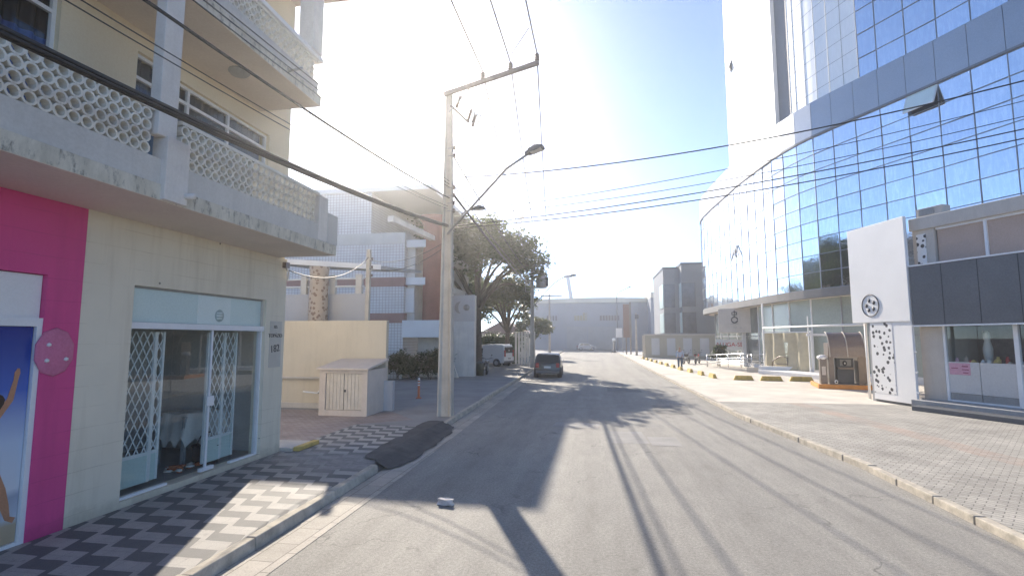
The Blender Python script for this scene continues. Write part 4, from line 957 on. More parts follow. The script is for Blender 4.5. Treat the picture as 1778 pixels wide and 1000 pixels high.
# ------------------------------------------------------------------ glass tower on the right
tw = thing('glass_office_tower', (16, 44, .1), 'office tower with a curved mirror glass podium and white upper shaft', 'building')
FP = [(26.5, 8), (22.6, 17), (20.4, 21), (18.55, 24.4), (16.75, 28.1), (15.1, 31.3), (13.65, 34.3), (12.75, 37.4), (12.25, 41), (11.9, 44.5), (11.68, 48.3), (11.45, 53), (11.5, 57.5), (12.6, 61.4), (15.5, 64.4), (21, 66)]
fine = spline(FP, 10)
# resample the plan at even panel widths
def resample(P, step):
    out = [P[0].copy()]; acc = 0
    for a, b in zip(P, P[1:]):
        l = (b - a).length; t = step - acc
        while t <= l: out.append(a.lerp(b, t / l)); t += step
        acc = (acc + l) % step if acc + l >= step else acc + l
        acc = l - (t - step)
    if (out[-1] - P[-1]).length > .25: out.append(P[-1].copy())
    return out
def offs(P, d):
    out = []
    for i, p in enumerate(P):
        q = (P[min(i + 1, len(P) - 1)] - P[max(i - 1, 0)]).normalized(); out.append(p + Vector((q.y, -q.x)) * d)   # + = inwards (right of travel)
    return out
PW = resample(fine, 1.45)
ZB, ZT = 5.55, 15.1
rows = 9; rh = (ZT - ZB) / rows
rr = random.Random(8)
def ribbon(mb, A, z0, z1, m, jig=0.):
    for i in range(len(A) - 1):
        a, b = A[i], A[i + 1]; mb.add([(a.x, a.y, z0), (b.x, b.y, z0), (b.x, b.y, z1), (a.x, a.y, z1)], [(0, 1, 2, 3)], m)
def solid_ribbon(mb, O, I, z0, z1, m):
    for i in range(len(O) - 1):
        a, b, c, d = O[i], O[i + 1], I[i + 1], I[i]
        v = [(q.x, q.y, z0) for q in (a, b, c, d)] + [(q.x, q.y, z1) for q in (a, b, c, d)]
        mb.add(v, [(3, 2, 1, 0), (4, 5, 6, 7), (0, 1, 5, 4), (2, 3, 7, 6)] + ([(3, 0, 4, 7)] if i == 0 else []) + ([(1, 2, 6, 5)] if i == len(O) - 2 else []), m)
B = MB()
for i in range(len(PW) - 1):
    for j in range(rows):
        a, b = PW[i], PW[i + 1]; z0 = ZB + j * rh; z1 = z0 + rh
        q = (b - a).normalized(); n = Vector((-q.y, q.x)); e = [rr.gauss(0, .007) for _ in range(3)]
        P = [(a, z0, e[0]), (b, z0, e[1]), (b, z1, e[2]), (a, z1, e[2] + e[0] - e[1])]
        B.add([(p.x + n.x * k, p.y + n.y * k, z) for p, z, k in P], [(0, 1, 2, 3)], M_mirror)
B.build('curtain_wall_glass', tw, fix=False)
B = MB()
PO = offs(PW, -.012)
for p in PO: B.box(p.x - .019, p.x + .019, p.y - .019, p.y + .019, ZB, ZT, M_mull)
for j in range(rows + 1):
    z = ZB + j * rh; solid_ribbon(B, offs(PW, -.03), offs(PW, -.001), z - .018, z + .018, M_mull)
B.build('mullions', tw)
B = MB(); solid_ribbon(B, offs(PW, -.06), offs(PW, .5), 5.02, ZB - .02, M_under); B.build('lower_band', tw)
B = MB(); solid_ribbon(B, offs(PW, -.1), offs(PW, .3), ZT + .02, ZT + .14, M_slot); B.build('drip_edge', tw)
B = MB(); FW = offs(PW, -.06)
for i in range(len(FW) - 1):
    a, b = FW[i], FW[i + 1]; c, d = offs(PW, .4)[i], offs(PW, .4)[i + 1]; g = (b - a) * .008
    solid_ribbon(B, [a + g, b - g], [c + g, d - g], ZT + .14, 17.4, M_fascia)
B.build('fascia_panels', tw)
# soffit, podium roof, rear
poly = [(p.x, p.y) for p in offs(fine, .3)]
B = MB(); B.prism(poly + [(48, 66), (48, 8)], 5.03, 5.12, M_soffit); B.build('soffit', tw)
B = MB(); B.prism([(p.x, p.y) for p in offs(fine, .42)] + [(48, 65.5), (48, 8)], 17.0, 17.25, M_greyroof); B.build('podium_roof', tw)
B = MB(); B.box(47.5, 48, 8.2, 65.2, .1, 17, M_clad); B.box(27, 47.5, 8.2, 8.5, .1, 17, M_clad); B.box(21, 47.5, 65.2, 65.5, .1, 17, M_clad); B.build('rear_wall', tw)
# white shaft
TP = spline([(15.35, 31.35), (14.1, 34.5), (13.35, 37.6), (12.85, 41), (12.5, 44.6), (12.55, 48.4), (13.4, 51.6), (16, 54), (22, 55)], 8)
TW = resample(TP, 1.35); ZH = 41.5
B = MB(); th = .5
def xy_at(y):
    for a, b in zip(TP, TP[1:]):
        if a.y <= y <= b.y: return a.lerp(b, (y - a.y) / (b.y - a.y))
s0, s1 = 36.6, 38.6
partA = [TP[0]] + [p for p in TP if p.y < s0] [1:] + [xy_at(s0)]
partB = [xy_at(s1)] + [p for p in TP if p.y > s1]
solid_ribbon(B, partB, offs(partB, .4), 17.25, ZH, M_clad); B.build('white_shaft', tw)
B = MB(); solid_ribbon(B, partA, offs(partA, .4), 17.25, ZH, M_glaze); B.build('pale_glazed_shaft', tw)
B = MB(); sl = [xy_at(s0), xy_at(37.6), xy_at(s1)]; solid_ribbon(B, offs(sl, .3), offs(sl, .6), 17.25, ZH, M_slot); B.build('vertical_slot', tw)
B = MB()
pa = offs(resample(partA, 1.0), -.012)
for k in range(14):
    z = 18.3 + k * 1.1; solid_ribbon(B, offs(partA, -.006), offs(partA, .01), z, z + .02, M_printgrey)
for p in pa: B.box(p.x - .01, p.x + .01, p.y - .01, p.y + .01, 17.3, 34, M_printgrey)
B.build('panel_joints', tw)
# glazed bay of the shaft
GPp = resample(spline([(28, 8), (22.9, 17.1), (18.95, 24.6), (17.15, 28.2), (15.36, 31.34)], 10), 1.5)
B = MB()
for i in range(len(GPp) - 1):
    for j in range(16):
        a, b = GPp[i], GPp[i + 1]; z0 = 17.25 + j * 1.45; q = (b - a).normalized(); n = Vector((-q.y, q.x)); e = [rr.gauss(0, .005) for _ in range(3)]
        P = [(a, z0, e[0]), (b, z0, e[1]), (b, z0 + 1.45, e[2]), (a, z0 + 1.45, e[2] + e[0] - e[1])]
        B.add([(p.x + n.x * k, p.y + n.y * k, z) for p, z, k in P], [(0, 1, 2, 3)], M_mirror)
B.build('upper_glazing', tw, fix=False)
B = MB()
for p in offs(GPp, -.015): B.box(p.x - .02, p.x + .02, p.y - .02, p.y + .02, 17.25, 40.4, M_mull)
for j in range(17): solid_ribbon(B, offs(GPp, -.03), offs(GPp, -.001), 17.23 + j * 1.45, 17.27 + j * 1.45, M_mull)
B.build('mullions', tw)
# open vent windows
def vent(p, q, z0, h, name='open_window', tilt=.4):
    p, q = Vector(p), Vector(q); n = Vector((-(q - p).y, (q - p).x)).normalized(); B = MB()
    o = n * tilt
    a, b = Vector((p.x, p.y, z0 + h)), Vector((q.x, q.y, z0 + h)); c, d = Vector((q.x + o.x, q.y + o.y, z0 + .12)), Vector((p.x + o.x, p.y + o.y, z0 + .12))
    nn = (b - a).cross(d - a).normalized() * .03
    B.add([a, b, c, d, a + nn, b + nn, c + nn, d + nn], [(3, 2, 1, 0), (4, 5, 6, 7), (0, 1, 5, 4), (1, 2, 6, 5), (2, 3, 7, 6), (3, 0, 4, 7)], M_mintlight)
    for u, v in ((a, b), (b, c), (c, d), (d, a)): B.bar(u, v, .06, .06, M_alu)
    o2 = B.build(name, tw)
    H = MB(); i2 = n * .012
    H.add([(p.x + i2.x, p.y + i2.y, z0), (q.x + i2.x, q.y + i2.y, z0), (q.x + i2.x, q.y + i2.y, z0 + h), (p.x + i2.x, p.y + i2.y, z0 + h)], [(0, 1, 2, 3)], M_dpane); H.build('opening', o2)
k = min(range(len(PW)), key=lambda i: (PW[i] - Vector((16.7, 28.2))).length)
vent(PW[k], PW[k + 1], ZT - rh, rh)
for y, z in ((46.5, 26.5), (45.3, 22.5)):
    p, q = xy_at(y), xy_at(y + 1.0)
    if y > 46: vent(p, q, z, 1.0, tilt=.3)
vent(offs([xy_at(34.0), xy_at(35.0)], -.02)[0], offs([xy_at(34.0), xy_at(35.0)], -.02)[1], 27.5, 1.1)
# ground floor glazing set back under the podium
GF = offs(resample([p for p in fine if p.y < 57], 2.6), 1.0)
B = MB()
for i in range(len(GF) - 1):
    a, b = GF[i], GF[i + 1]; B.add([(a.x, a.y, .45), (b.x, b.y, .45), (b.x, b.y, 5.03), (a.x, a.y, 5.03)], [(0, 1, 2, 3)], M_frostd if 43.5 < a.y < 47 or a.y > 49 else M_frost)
B.build('ground_floor_glazing', tw)
B = MB()
for p in offs(GF, -.03): B.box(p.x - .04, p.x + .04, p.y - .04, p.y + .04, .45, 5.03, M_alu if rr.random() < .5 else M_steel)
solid_ribbon(B, offs(GF, -.05), offs(GF, -.005), 2.62, 2.7, M_steel); B.build('glazing_frame', tw)
B = MB(); solid_ribbon(B, offs(GF, -.06), offs(GF, .3), .1, .46, M_white); B.build('plinth', tw)
for (x, y) in ((13.25, 43.2), (12.55, 46.8)):
    B = MB(); B.box(x - .14, x + .14, y - .14, y + .14, .1, 5.03, M_white); B.build('column', tw)
# faint emblem high on the glass and the sign box over the entrance
B = MB(); pe = min(PW, key=lambda p: (p - Vector((11.9, 45.3))).length)
for (y0, z0, y1, z1) in ((44.3, 9.2, 45.1, 10.3), (45.1, 10.3, 45.6, 9.5), (45.3, 9.3, 45.9, 10.0), (45.9, 10.0, 46.7, 9.2)): B.bar((11.78, y0, z0), (11.76, y1, z1), .05, .13, M_steel)
B.build('glass_emblem', tw)
B = MB(); B.add([(10.6, 47.2, 2.95), (13.5, 45.2, 2.95), (13.9, 48, 2.95), (11.4, 49.5, 2.95), (10.6, 47.2, 5.05), (13.5, 45.2, 5.05), (13.9, 48, 5.05), (11.4, 49.5, 5.05)], [(3, 2, 1, 0), (4, 5, 6, 7), (0, 1, 5, 4), (1, 2, 6, 5), (2, 3, 7, 6), (3, 0, 4, 7)], M_beige2)
eb = B.build('entrance_sign_box', tw, bevel=.02)
xd = Vector((2.9, -2.0, 0)).normalized(); nn = Vector((-xd.y, xd.x, 0)) * -1; c0 = Vector((11.75, 46.4, 0)) + nn * .03
def glyph(cx, cz, s):
    B = MB()
    for (u0, v0, u1, v1) in ((-.5, .3, .5, .3), (-.5, -.3, .5, -.3), (-.5, -.3, -.5, .3), (.5, -.3, .5, .3), (0, .7, 0, -.7)):
        B.bar(c0 + xd * (cx + u0 * s) + Vector((0, 0, cz + v0 * s)), c0 + xd * (cx + u1 * s) + Vector((0, 0, cz + v1 * s)), .05, .09 * s * 2, M_printdark, nn)
    return B
B = glyph(0, 4.6, .38); B.tube([c0 + xd * math.cos(a) * .26 + Vector((0, 0, 4.05 + .24 * math.sin(a))) for a in [i * .5 for i in range(13)]], .05, M_printdark, 6); B.build('sign_emblem', eb)
B = MB()
for u, z, w in ((-.1, 3.72, .2), (.2, 3.72, .25), (.05, 3.4, .3), (.5, 3.38, .2), (-.3, 3.71, .1)): B.bar(c0 + xd * (u - w / 2) + Vector((0, 0, z)), c0 + xd * (u + w / 2) + Vector((0, 0, z)), .03, .1, M_printgrey, nn)
B.build('sign_small_marks', eb)

# rental banner, shrub, terrace with ramp and railings
t = thing('rental_banner', (11.6, 47.6, .1), 'white banner with red rental lettering behind the shrub at the tower entrance', 'banner')
B = MB(); B.box(10.4, 12.66, 47.58, 47.6, 1.45, 2.4, M_white); B.build('cloth', t)
text('lettering', 'ALUGA-SE', .5, (11.52, 47.565, 1.93), (1, 0, 0), (0, 0, 1), M_red, t)
for x in (10.45, 12.55):
    B = MB(); B.box(x, x + .06, 47.6, 47.66, .1, 1.5, M_steel); B.build('leg', t)
shrub(10.45, 46.9, .75, 2.7, 'green shrub beside the red lettered banner at the tower entrance', M_leafs, 2200, .13, 41)
tr_p = [(10.6, 33.5), (10.2, 36), (9.9, 40), (9.9, 43)]
B = MB(); B.prism([(10.9, 37.6), (15.0, 36.2), (15.0, 30.8), (13.1, 31.8)], .1, .36, M_white); B.prism([(11.1, 38.0), (15.0, 36.5), (15.0, 36.24), (10.95, 37.64)], .1, .6, M_white)
tag(B.build('terrace_platform', bevel=.015), 'low white terrace platform along the frosted shop glazing', 'platform')
B = MB(); B.add([(9.6, 46, .11), (12.4, 45, .11), (13.3, 38.6, .42), (10.6, 39.2, .42), (9.6, 46, .02), (12.4, 45, .02), (13.3, 38.6, .02), (10.6, 39.2, .02)], [(3, 2, 1, 0), (4, 5, 6, 7), (0, 1, 5, 4), (1, 2, 6, 5), (2, 3, 7, 6), (3, 0, 4, 7)], M_conc_r)
tag(B.build('ramp'), 'pale concrete ramp inside the steel railings at the tower entrance', 'ramp')
def railing(pts, z0s, label):
    t = thing('ramp_railing', (pts[0][0], pts[0][1], .1), label, 'railing', 'steel railings at the tower entrance')
    for (p, z) in zip(pts, z0s):
        B = MB(); B.tube([(p[0], p[1], z), (p[0], p[1], z + 1.0)], .03, M_rail); B.build('post', t)
    for h in (.3, .5, .7, 1.0):
        B = MB(); B.tube([(p[0], p[1], z + h) for p, z in zip(pts, z0s)], .03 if h == 1 else .018, M_rail); B.build('rail', t)
railing([(9.2, 45.4), (9.5, 43.2), (9.8, 41), (10.2, 39), (10.5, 37.5)], [.11, .2, .3, .4, .42], 'long steel railing on the street side of the entrance ramp')
railing([(12.3, 45.0), (12.6, 42.8), (12.9, 40.8), (13.2, 38.4)], [.11, .22, .32, .42], 'steel railing on the building side of the entrance ramp')
railing([(9.2, 45.6), (10.4, 46.2), (12.0, 46.0)], [.1, .1, .1], 'short steel railing closing the far end of the entrance ramp')
# canvas draped enclosure
t = thing('canvas_screen', (13.3, 38, .3), 'beige canvas draped over a frame in front of the dim shop glazing', 'canvas screen')
B = MB(); vs = []; fs = []; n = 40; rr2 = random.Random(6)
P0, P1 = Vector((12.1, 39.6)), Vector((13.55, 36.0)); nv = Vector((-1, -.35)).normalized()
for j in range(9):
    for i in range(n + 1):
        u = i / n; z = .3 + 2.55 * j / 8; k = .14 * math.sin(u * 22 + .3 * j) + .1 * math.sin(u * 9 + 1 - .5 * j) * (1 - j / 11); p = P0.lerp(P1, u) + nv * (k + .3 * (1 - j / 8) * math.sin(u * 3.14))
        vs.append((p.x, p.y, z))
for j in range(8):
    for i in range(n):
        if 19 < i < 24 and 1 < j < 6: continue
        fs.append((j * (n + 1) + i, j * (n + 1) + i + 1, (j + 1) * (n + 1) + i + 1, (j + 1) * (n + 1) + i))
B.add(vs, fs, M_fabric, True); B.build('canvas', t, fix=False)
B = MB(); B.bar((12.0, 39.7, 2.9), (13.65, 35.9, 2.9), .08, .08, M_white); B.build('top_rail', t)
for p in ((12.0, 39.75), (13.7, 35.85)):
    B = MB(); B.box(p[0] - .05, p[0] + .05, p[1] - .05, p[1] + .05, .1, 3.0 if p[1] < 38 else 5.0, M_white); B.build('post', t)
B = MB(); B.tube([(12.1, 38.6, .3), (12.15, 38.5, .9), (12.4, 37.9, 1.25), (12.7, 37.3, 1.2), (12.7, 37.2, .3)], .04, M_bronze)
B.tube([(12.15, 38.4, .7), (12.7, 37.3, .75)], .025, M_bronze); tag(B.build('bicycle_hoop'), 'bronze bicycle hoop in front of the beige canvas', 'bicycle hoop')
# white pipe gate in front of the shop glazing
t = thing('pipe_frame', (12, 27, .1), 'tall white pipe frame spanning from the canvas to the spotted panel', 'frame')
B = MB(); B.tube([(10.72, 22.7, .1), (10.72, 22.7, 3.1)], .05, M_white); B.build('post', t)
B = MB(); B.tube([(10.72, 22.7, 3.05), (12.0, 39.75, 3.25)], .05, M_white); B.build('top_bar', t)
B = MB(); B.box(13.4, 13.46, 35.5, 35.56, .3, 3.9, M_white); B.build('glazing_post', t)
# white door frame
t = thing('door_frame', (13, 31.5, .1), 'white metal door frame left of the arched machine shelter', 'door frame')
B = MB(); B.box(12.5, 12.58, 30.4, 30.48, .1, 2.75, M_white); B.build('jamb', t)
B = MB(); B.box(11.4, 12.5, 30.4, 30.48, 2.62, 2.75, M_white); B.build('head', t)

# arched machine shelter on an orange edged plinth
K = Matrix.Translation((12.0, 27.6, 0)) @ Matrix.Rotation(R(-12), 4, 'Z') @ Matrix.Diagonal((.76, 1, 1.03, 1))
t = thing('machine_shelter', (11.75, 27.6, .1), 'bronze ticket machine shelter with a curved smoked canopy on an orange kerb', 'machine shelter')
def kb(name, boxes, m, par=None, bevel=0.):
    B = MB()
    for b in boxes: B.box(*b, m, K)
    return B.build(name, par or t, bevel=bevel)
kb('side_panel', [(-1.0, -.72, -.5, .55, .3, 2.2)], M_bronze); kb('side_panel', [(.6, .88, -.5, .55, .3, 2.2)], M_bronze)
kb('side_panel', [(1.0, 1.22, .1, .5, .3, 2.1)], M_bronze)
B = MB(); na = 12; vs = []; fs = []
for i in range(na + 1):
    a = math.pi / 2 * i / na
    for x in (-1.02, .95): vs.append((x, -.75 + .0 + (1 - math.sin(a)) * -0.0 + -.1 + .95 * (1 - math.cos(a)) , 1.55 + 1.15 * math.sin(a)))
for i in range(na): fs.append((2 * i, 2 * i + 1, 2 * i + 3, 2 * i + 2))
vs2 = [(x, y + .03, z + .0) for x, y, z in vs]
B.add(vs, fs, M_smoke, True, K); B.build('canopy', t, fix=False)
for x in (-1.0, -.03, .93):
    B = MB(); B.tube([K @ Vector((x, -.87 + .95 * (1 - math.cos(math.pi / 2 * i / na)), 1.56 + 1.16 * math.sin(math.pi / 2 * i / na))) for i in range(na + 1)], .025, M_beige2); B.build('canopy_rib', t)
kb('lintel', [(-.72, .6, -.45, -.35, 1.5, 1.72)], M_beige2)
kb('machine', [(-.5, .45, -.15, .5, .3, 1.5)], M_dgrey, bevel=.02)
kb('machine_screen', [(-.3, .3, -.18, -.15, 1.12, 1.42)], M_printgrey)
B = MB(); B.lathe([(.12, 0), (.12, .04)], (0, 0, 0), M_printdark, 14, K @ Matrix.Translation((-.05, -.18, 1.25)) @ Matrix.Rotation(R(90), 4, 'X')); B.lathe([(.05, .04), (.05, .06)], (0, 0, 0), M_white, 10, K @ Matrix.Translation((-.05, -.18, 1.25)) @ Matrix.Rotation(R(90), 4, 'X')); B.build('dial', t)
kb('keypad_shelf', [(-.45, .4, -.35, -.15, .98, 1.06)], M_bronze)
kb('kerb', [(-1.75, 2.0, -1.0, -.86, .1, .3)], M_orange, bevel=.02); kb('kerb', [(-1.75, -1.6, -.86, 1.2, .1, .3)], M_orange, bevel=.02)
kb('plinth', [(-1.6, 2.0, -.86, 1.2, .1, .28)], M_conc_r)
t2 = thing('waste_bin', (10.6, 27.6, .28), 'slim bronze post bin with a white domed cap left of the arched shelter', 'bin')
B = MB(); B.box(-1.5, -1.12, -.55, -.15, .28, 1.5, M_bronze, K); B.build('body', t2, bevel=.03)
B = MB(); B.ico(K @ Vector((-1.31, -.35, 1.5)), .25, M_white, 2, (1, 1, .6)); B.build('cap', t2)
B = MB(); B.box(-1.42, -1.2, -.56, -.55, .7, 1.1, M_beige2, K); B.build('notice', t2)
t2 = thing('wheel_marker', (11.0, 26.8, .2), 'small black and white marker disc on the orange kerb of the shelter', 'marker')
B = MB(); B.lathe([(.09, 0), (.09, .08)], (0, 0, 0), M_white, 14, K @ Matrix.Translation((-.75, -.87, .42)) @ Matrix.Rotation(R(90), 4, 'X')); B.build('disc', t2)
B = MB(); B.lathe([(.045, .08), (.045, .09)], (0, 0, 0), M_black, 12, K @ Matrix.Translation((-.75, -.87, .42)) @ Matrix.Rotation(R(90), 4, 'X')); B.build('hub', t2)
# ------------------------------------------------------------------ yellow kerb blocks
def block(x, y, rz, l, label):
    B = MB(); M = Matrix.Translation((x, y, .1)) @ Matrix.Rotation(rz, 4, 'Z'); w, h = .24, .26
    v = [(-l / 2, -w / 2, 0), (l / 2, -w / 2, 0), (l / 2, w / 2, 0), (-l / 2, w / 2, 0), (-l / 2 + .12, -w / 2 + .05, h), (l / 2 - .12, -w / 2 + .05, h), (l / 2 - .12, w / 2 - .05, h), (-l / 2 + .12, w / 2 - .05, h)]
    B.add(v, [(3, 2, 1, 0), (4, 5, 6, 7), (0, 1, 5, 4), (1, 2, 6, 5), (2, 3, 7, 6), (3, 0, 4, 7)], M_yellow, False, M)
    tag(B.build('parking_block', bevel=.02), label, 'parking block', 'yellow parking blocks along the forecourt')
block(11.3, 31.2, -.12, 1.25, 'yellow parking block nearest to the slim bronze bin')
block(9.75, 31.3, -.1, 1.2, 'broad yellow parking block, second from the bronze bin')
block(8.35, 31.6, -.1, 1.1, 'broad yellow parking block, third from the bronze bin')
ord_ = ['first', 'second', 'third', 'fourth', 'fifth', 'sixth', 'seventh', 'eighth', 'ninth', 'tenth', 'eleventh', 'twelfth']
for i in range(11):
    y = 33.2 + 2.35 * i ** 1.08; x = 7.0 - .045 * (y - 33) - .35 * min(1, i / 3)
    block(x, y, R(92), 1.2, f'{ord_[i]} yellow block of the row receding past the walking person')

# ------------------------------------------------------------------ kiosk shop on the right
kq = thing('ice_cream_kiosk', (12.5, 18, .1), 'low kiosk shop with brown blinds, glazed counter and spotted white panel', 'shop')
KO = Vector((11.25, 20.1, 0)); kd = Vector((.42, -.9075, 0)).normalized(); kn = Vector((kd.y, -kd.x, 0)) * -1   # kn points inwards?
kn = Vector((-kd.y, kd.x, 0))     # inwards (+x side)
KM = Matrix(((kd.x, kn.x, 0, KO.x), (kd.y, kn.y, 0, KO.y), (0, 0, 1, 0), (0, 0, 0, 1)))   # local: x along front, y inwards
def kx(name, boxes, m, par=None, bevel=0.):
    B = MB()
    for b in boxes: B.box(*b, m, KM)
    return B.build(name, par or kq, bevel=bevel)
kx('step', [(-.1, 9, -.55, .1, .1, .4)], M_grey, bevel=.015); kx('step', [(.35, 9, -1.15, -.55, .1, .26)], M_dgrey, bevel=.015)
kx('floor_slab', [(-.2, 9, .1, 4.5, .1, .42)], M_grey)
kx('pier', [(-.1, .62, .1, .4, .42, 6.55)], M_beige2)
kx('parapet', [(-.15, 9, .0, .35, 6.3, 6.75)], M_beige2, bevel=.02)
kx('roof', [(-.1, 9, .35, 4.5, 6.5, 6.6)], M_greyroof)
kx('rear_wall', [(-.1, 9, 4.5, 4.7, .42, 6.6), (-.1, .05, .4, 4.5, .42, 6.5), (8.9, 9.0, .4, 4.5, .42, 6.5)], M_beige2)
for a in (.62, 2.12, 3.62, 5.12):
    kx('blind', [(a + .04, a + 1.46, .2, .24, 5.0, 6.22)], M_brown)
    kx('window_frame', [(a + 1.46, a + 1.54, .14, .26, 5.0, 6.3), (a + .04, a + 1.46, .14, .26, 6.22, 6.3)], M_alu)
kx('pier_cladding', [(.62 - .02, 9, .1, .3, 4.85, 5.0)], M_alu)
# spotted strip behind the panel
kx('spotted_strip', [(.05, .35, .06, .098, 4.9, 6.15)], M_cow)
# sign board above the counter: plain charcoal face with shallow panel joints
sb = thing('shop_sign_board', (11.6, 19.3, 3), 'large plain charcoal sign board hung over the kiosk counter', 'sign')
kx('board', [(-.02, 5.2, -.3, .05, 2.95, 5.0)], M_signgrey, sb, .02)
kx('edge_trim', [(-.04, 5.22, -.32, .0, 5.0, 5.05), ], M_alu, sb); kx('edge_trim', [(-.04, 5.22, -.32, .0, 2.9, 2.95)], M_alu, sb)
for u in (1.02, 2.08, 3.14, 4.18): kx('panel_joint', [(u - .008, u + .008, -.306, -.299, 2.97, 4.98)], M_printdark, sb)
kx('canopy_beam', [(5.2, 9, -.2, .1, 3.2, 4.9)], M_beige2)
gp = kx('counter_frame', [(.62, .7, .12, .2, .42, 3.0), (2.62, 2.74, .1, .2, .42, 3.0), (4.9, 5.0, .12, .2, .42, 3.0), (.7, 8.9, .12, .2, .42, .47)], M_alu)
for a, b in ((.7, 1.62), (1.64, 2.62), (2.74, 4.9)):
    kx('counter_panel', [(a, b, .15, .19, .7, 1.72)], M_panelw); kx('kick_panel', [(a, b, .16, .2, .47, .69)], M_printgrey)
    G_ = MB(); G_.add([KM @ Vector(q) for q in ((a, .17, 1.73), (b, .17, 1.73), (b, .17, 2.95), (a, .17, 2.95))], [(0, 1, 2, 3)], M_glass); G_.build('display_glass', kq)
kx('display_shelf', [(.7, 8.8, .3, .8, 1.6, 1.66)], M_panelw)
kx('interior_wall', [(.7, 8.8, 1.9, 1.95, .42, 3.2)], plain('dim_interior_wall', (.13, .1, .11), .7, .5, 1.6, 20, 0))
kx('interior_ceiling', [(.1, 8.8, .3, 4.4, 3.2, 3.25)], M_grey)
rk = random.Random(9)
gc = [M_red, M_white, M_pinkp, plain('amber_goods', (.5, .3, .06), .6, .1, 4, 30, 0), plain('green_goods', (.12, .25, .1), .6, .1, 4, 30, 0), M_purple, M_yellow, M_brown]
for i in range(26):
    u = .8 + i * .165; h = rk.uniform(.1, .3); w = rk.uniform(.05, .075); m = gc[rk.randrange(len(gc))]
    B = MB(); B.lathe([(w, 0), (w * 1.05, h * .65), (w * .6, h * .8), (w * .55, h)], (u, .5 + rk.uniform(-.1, .15), 1.66), m, 8, KM); 
    tag(B.build('goods_jar'), 'small coloured jar or tub on the shelf behind the kiosk counter glass', 'jar', 'jars on the kiosk shelf')
B = MB(); B.lathe([(.11, 0), (.13, .5), (.08, .75), (.1, .85), (.09, 1.0), (.03, 1.08)], (1.25, 1.2, 1.66), M_white, 10, KM); tag(B.build('soft_serve_dispenser'), 'tall pale dispenser standing behind the kiosk glass', 'dispenser')
pp_ = thing('price_poster', (11.6, 19.6, 1.4), 'pink price poster stuck to the white kiosk counter', 'poster')
kx('paper', [(.74, 1.36, .14, .149, 1.3, 1.68)], M_pinkp, pp_)
kx('printed_marks', [(1.12, 1.3, .136, .14, 1.56, 1.6), (1.12, 1.32, .136, .14, 1.46, 1.49), (1.14, 1.3, .136, .14, 1.36, 1.39), (.8, 1.0, .136, .14, 1.5, 1.53)], plain('faded_rose_ink', (.36, .1, .16), .7), pp_)
ms = thing('counter_decal', (13, 16.6, 1.2), 'black and white patch decal with the word moo on the kiosk counter', 'decal')
text('lettering', 'moo', .3, KM @ Vector((3.85, .143, 1.5)), kd, Vector((0, 0, 1)) + kd * .1, M_printdark, ms, .004)
B = MB(); rs = random.Random(3)
for k in range(7):
    cx, cz, r0 = 3.0 + rs.uniform(0, .75), .85 + rs.uniform(0, .5), rs.uniform(.05, .12)
    pts = [KM @ Vector((cx + r0 * (1 + .25 * math.sin(3 * a + k)) * math.cos(a), .1495, cz + r0 * (1 + .25 * math.cos(2 * a + k)) * math.sin(a))) for a in [i * .52 for i in range(12)]]
    q = [p - kn * .006 for p in pts]; n = 12; B.add(pts + q, [tuple(range(n)), tuple(range(2 * n - 1, n - 1, -1))] + [(i, (i + 1) % n, n + (i + 1) % n, n + i) for i in range(n)], M_printdark)
B.build('patches', ms)
ls = thing('letter_sign', (13.4, 16, 2.8), 'white edged violet letter sign hanging right of the charcoal board', 'sign')
text('letter', 'A', .62, KM @ Vector((3.75 + .35, -.335, 2.72)), kd, (0, 0, 1), M_white, ls, .02); text('letter_face', 'A', .46, KM @ Vector((4.1, -.36, 2.71)), kd, (0, 0, 1), M_purple, ls, .02)
# tall white side panel with cow spots, and rooftop unit
sp = thing('spotted_panel', (10.6, 21.2, .1), 'tall white advertising panel with dark cow spots standing at the kiosk corner', 'panel')
a, b = Vector((11.22, 20.12, 0)), Vector((9.9, 21.75, 0)); a = Vector((11.2, 20.12, 0)); b = Vector((10.75, 22.0, 0))
pd = (b - a).normalized(); pn = Vector((pd.y, -pd.x, 0)); PMt = Matrix(((pd.x, pn.x, 0, a.x), (pd.y, pn.y, 0, a.y), (0, 0, 1, 0), (0, 0, 0, 1)))
def px_(name, boxes, m, bevel=0.):
    B = MB()
    for q in boxes: B.box(*q, m, PMt)
    return B.build(name, sp, bevel=bevel)
px_('upper_panel', [(-.02, 2.75, -.3, -.18, 3.1, 6.85)], M_white, .01); px_('lower_panel', [(.0, 1.9, -.25, -.16, .2, 3.1)], M_white, .01)
px_('spotted_face', [(.85, 1.89, -.26, -.252, .45, 3.08)], M_cow)
E2 = MB(); cc = (1.75, -.31, 3.75)
E2.tube([PMt @ Vector((cc[0] + .42 * math.cos(a), cc[1], cc[2] + .42 * math.sin(a))) for a in [i * .2618 for i in range(25)]], .018, M_printdark, 6, cap=False)
for q in range(5): E2.ico(PMt @ Vector((cc[0] + .2 * math.cos(q * 1.3), cc[1] + .005, cc[2] + .2 * math.sin(q * 1.3))), .09, M_printdark, 1, (.4, 1, 1))
E2.build('round_emblem', sp)
px_('support_post', [(1.88, 2.05, -.2, -.0, .1, 3.1)], M_grey); px_('foot', [(.2, 1.9, -.2, -.1, .1, .2)], M_dgrey)
for z in (.6, 1.3, 2.0): px_('fixing', [(-.08, .0, -.24, -.2, z, z + .05)], M_white)
B = MB(); tr2 = thing('rooftop_unit', (11.6, 19.9, 6.75), 'small air conditioning unit on the kiosk roof corner', 'air conditioner')
B.box(.1, .95, .1, .5, 6.76, 7.06, M_beige2, KM); B.build('casing', tr2, bevel=.02); B = MB(); B.box(.2, .7, .08, .1, 6.8, 7.02, M_printgrey, KM); B.build('grille', tr2)

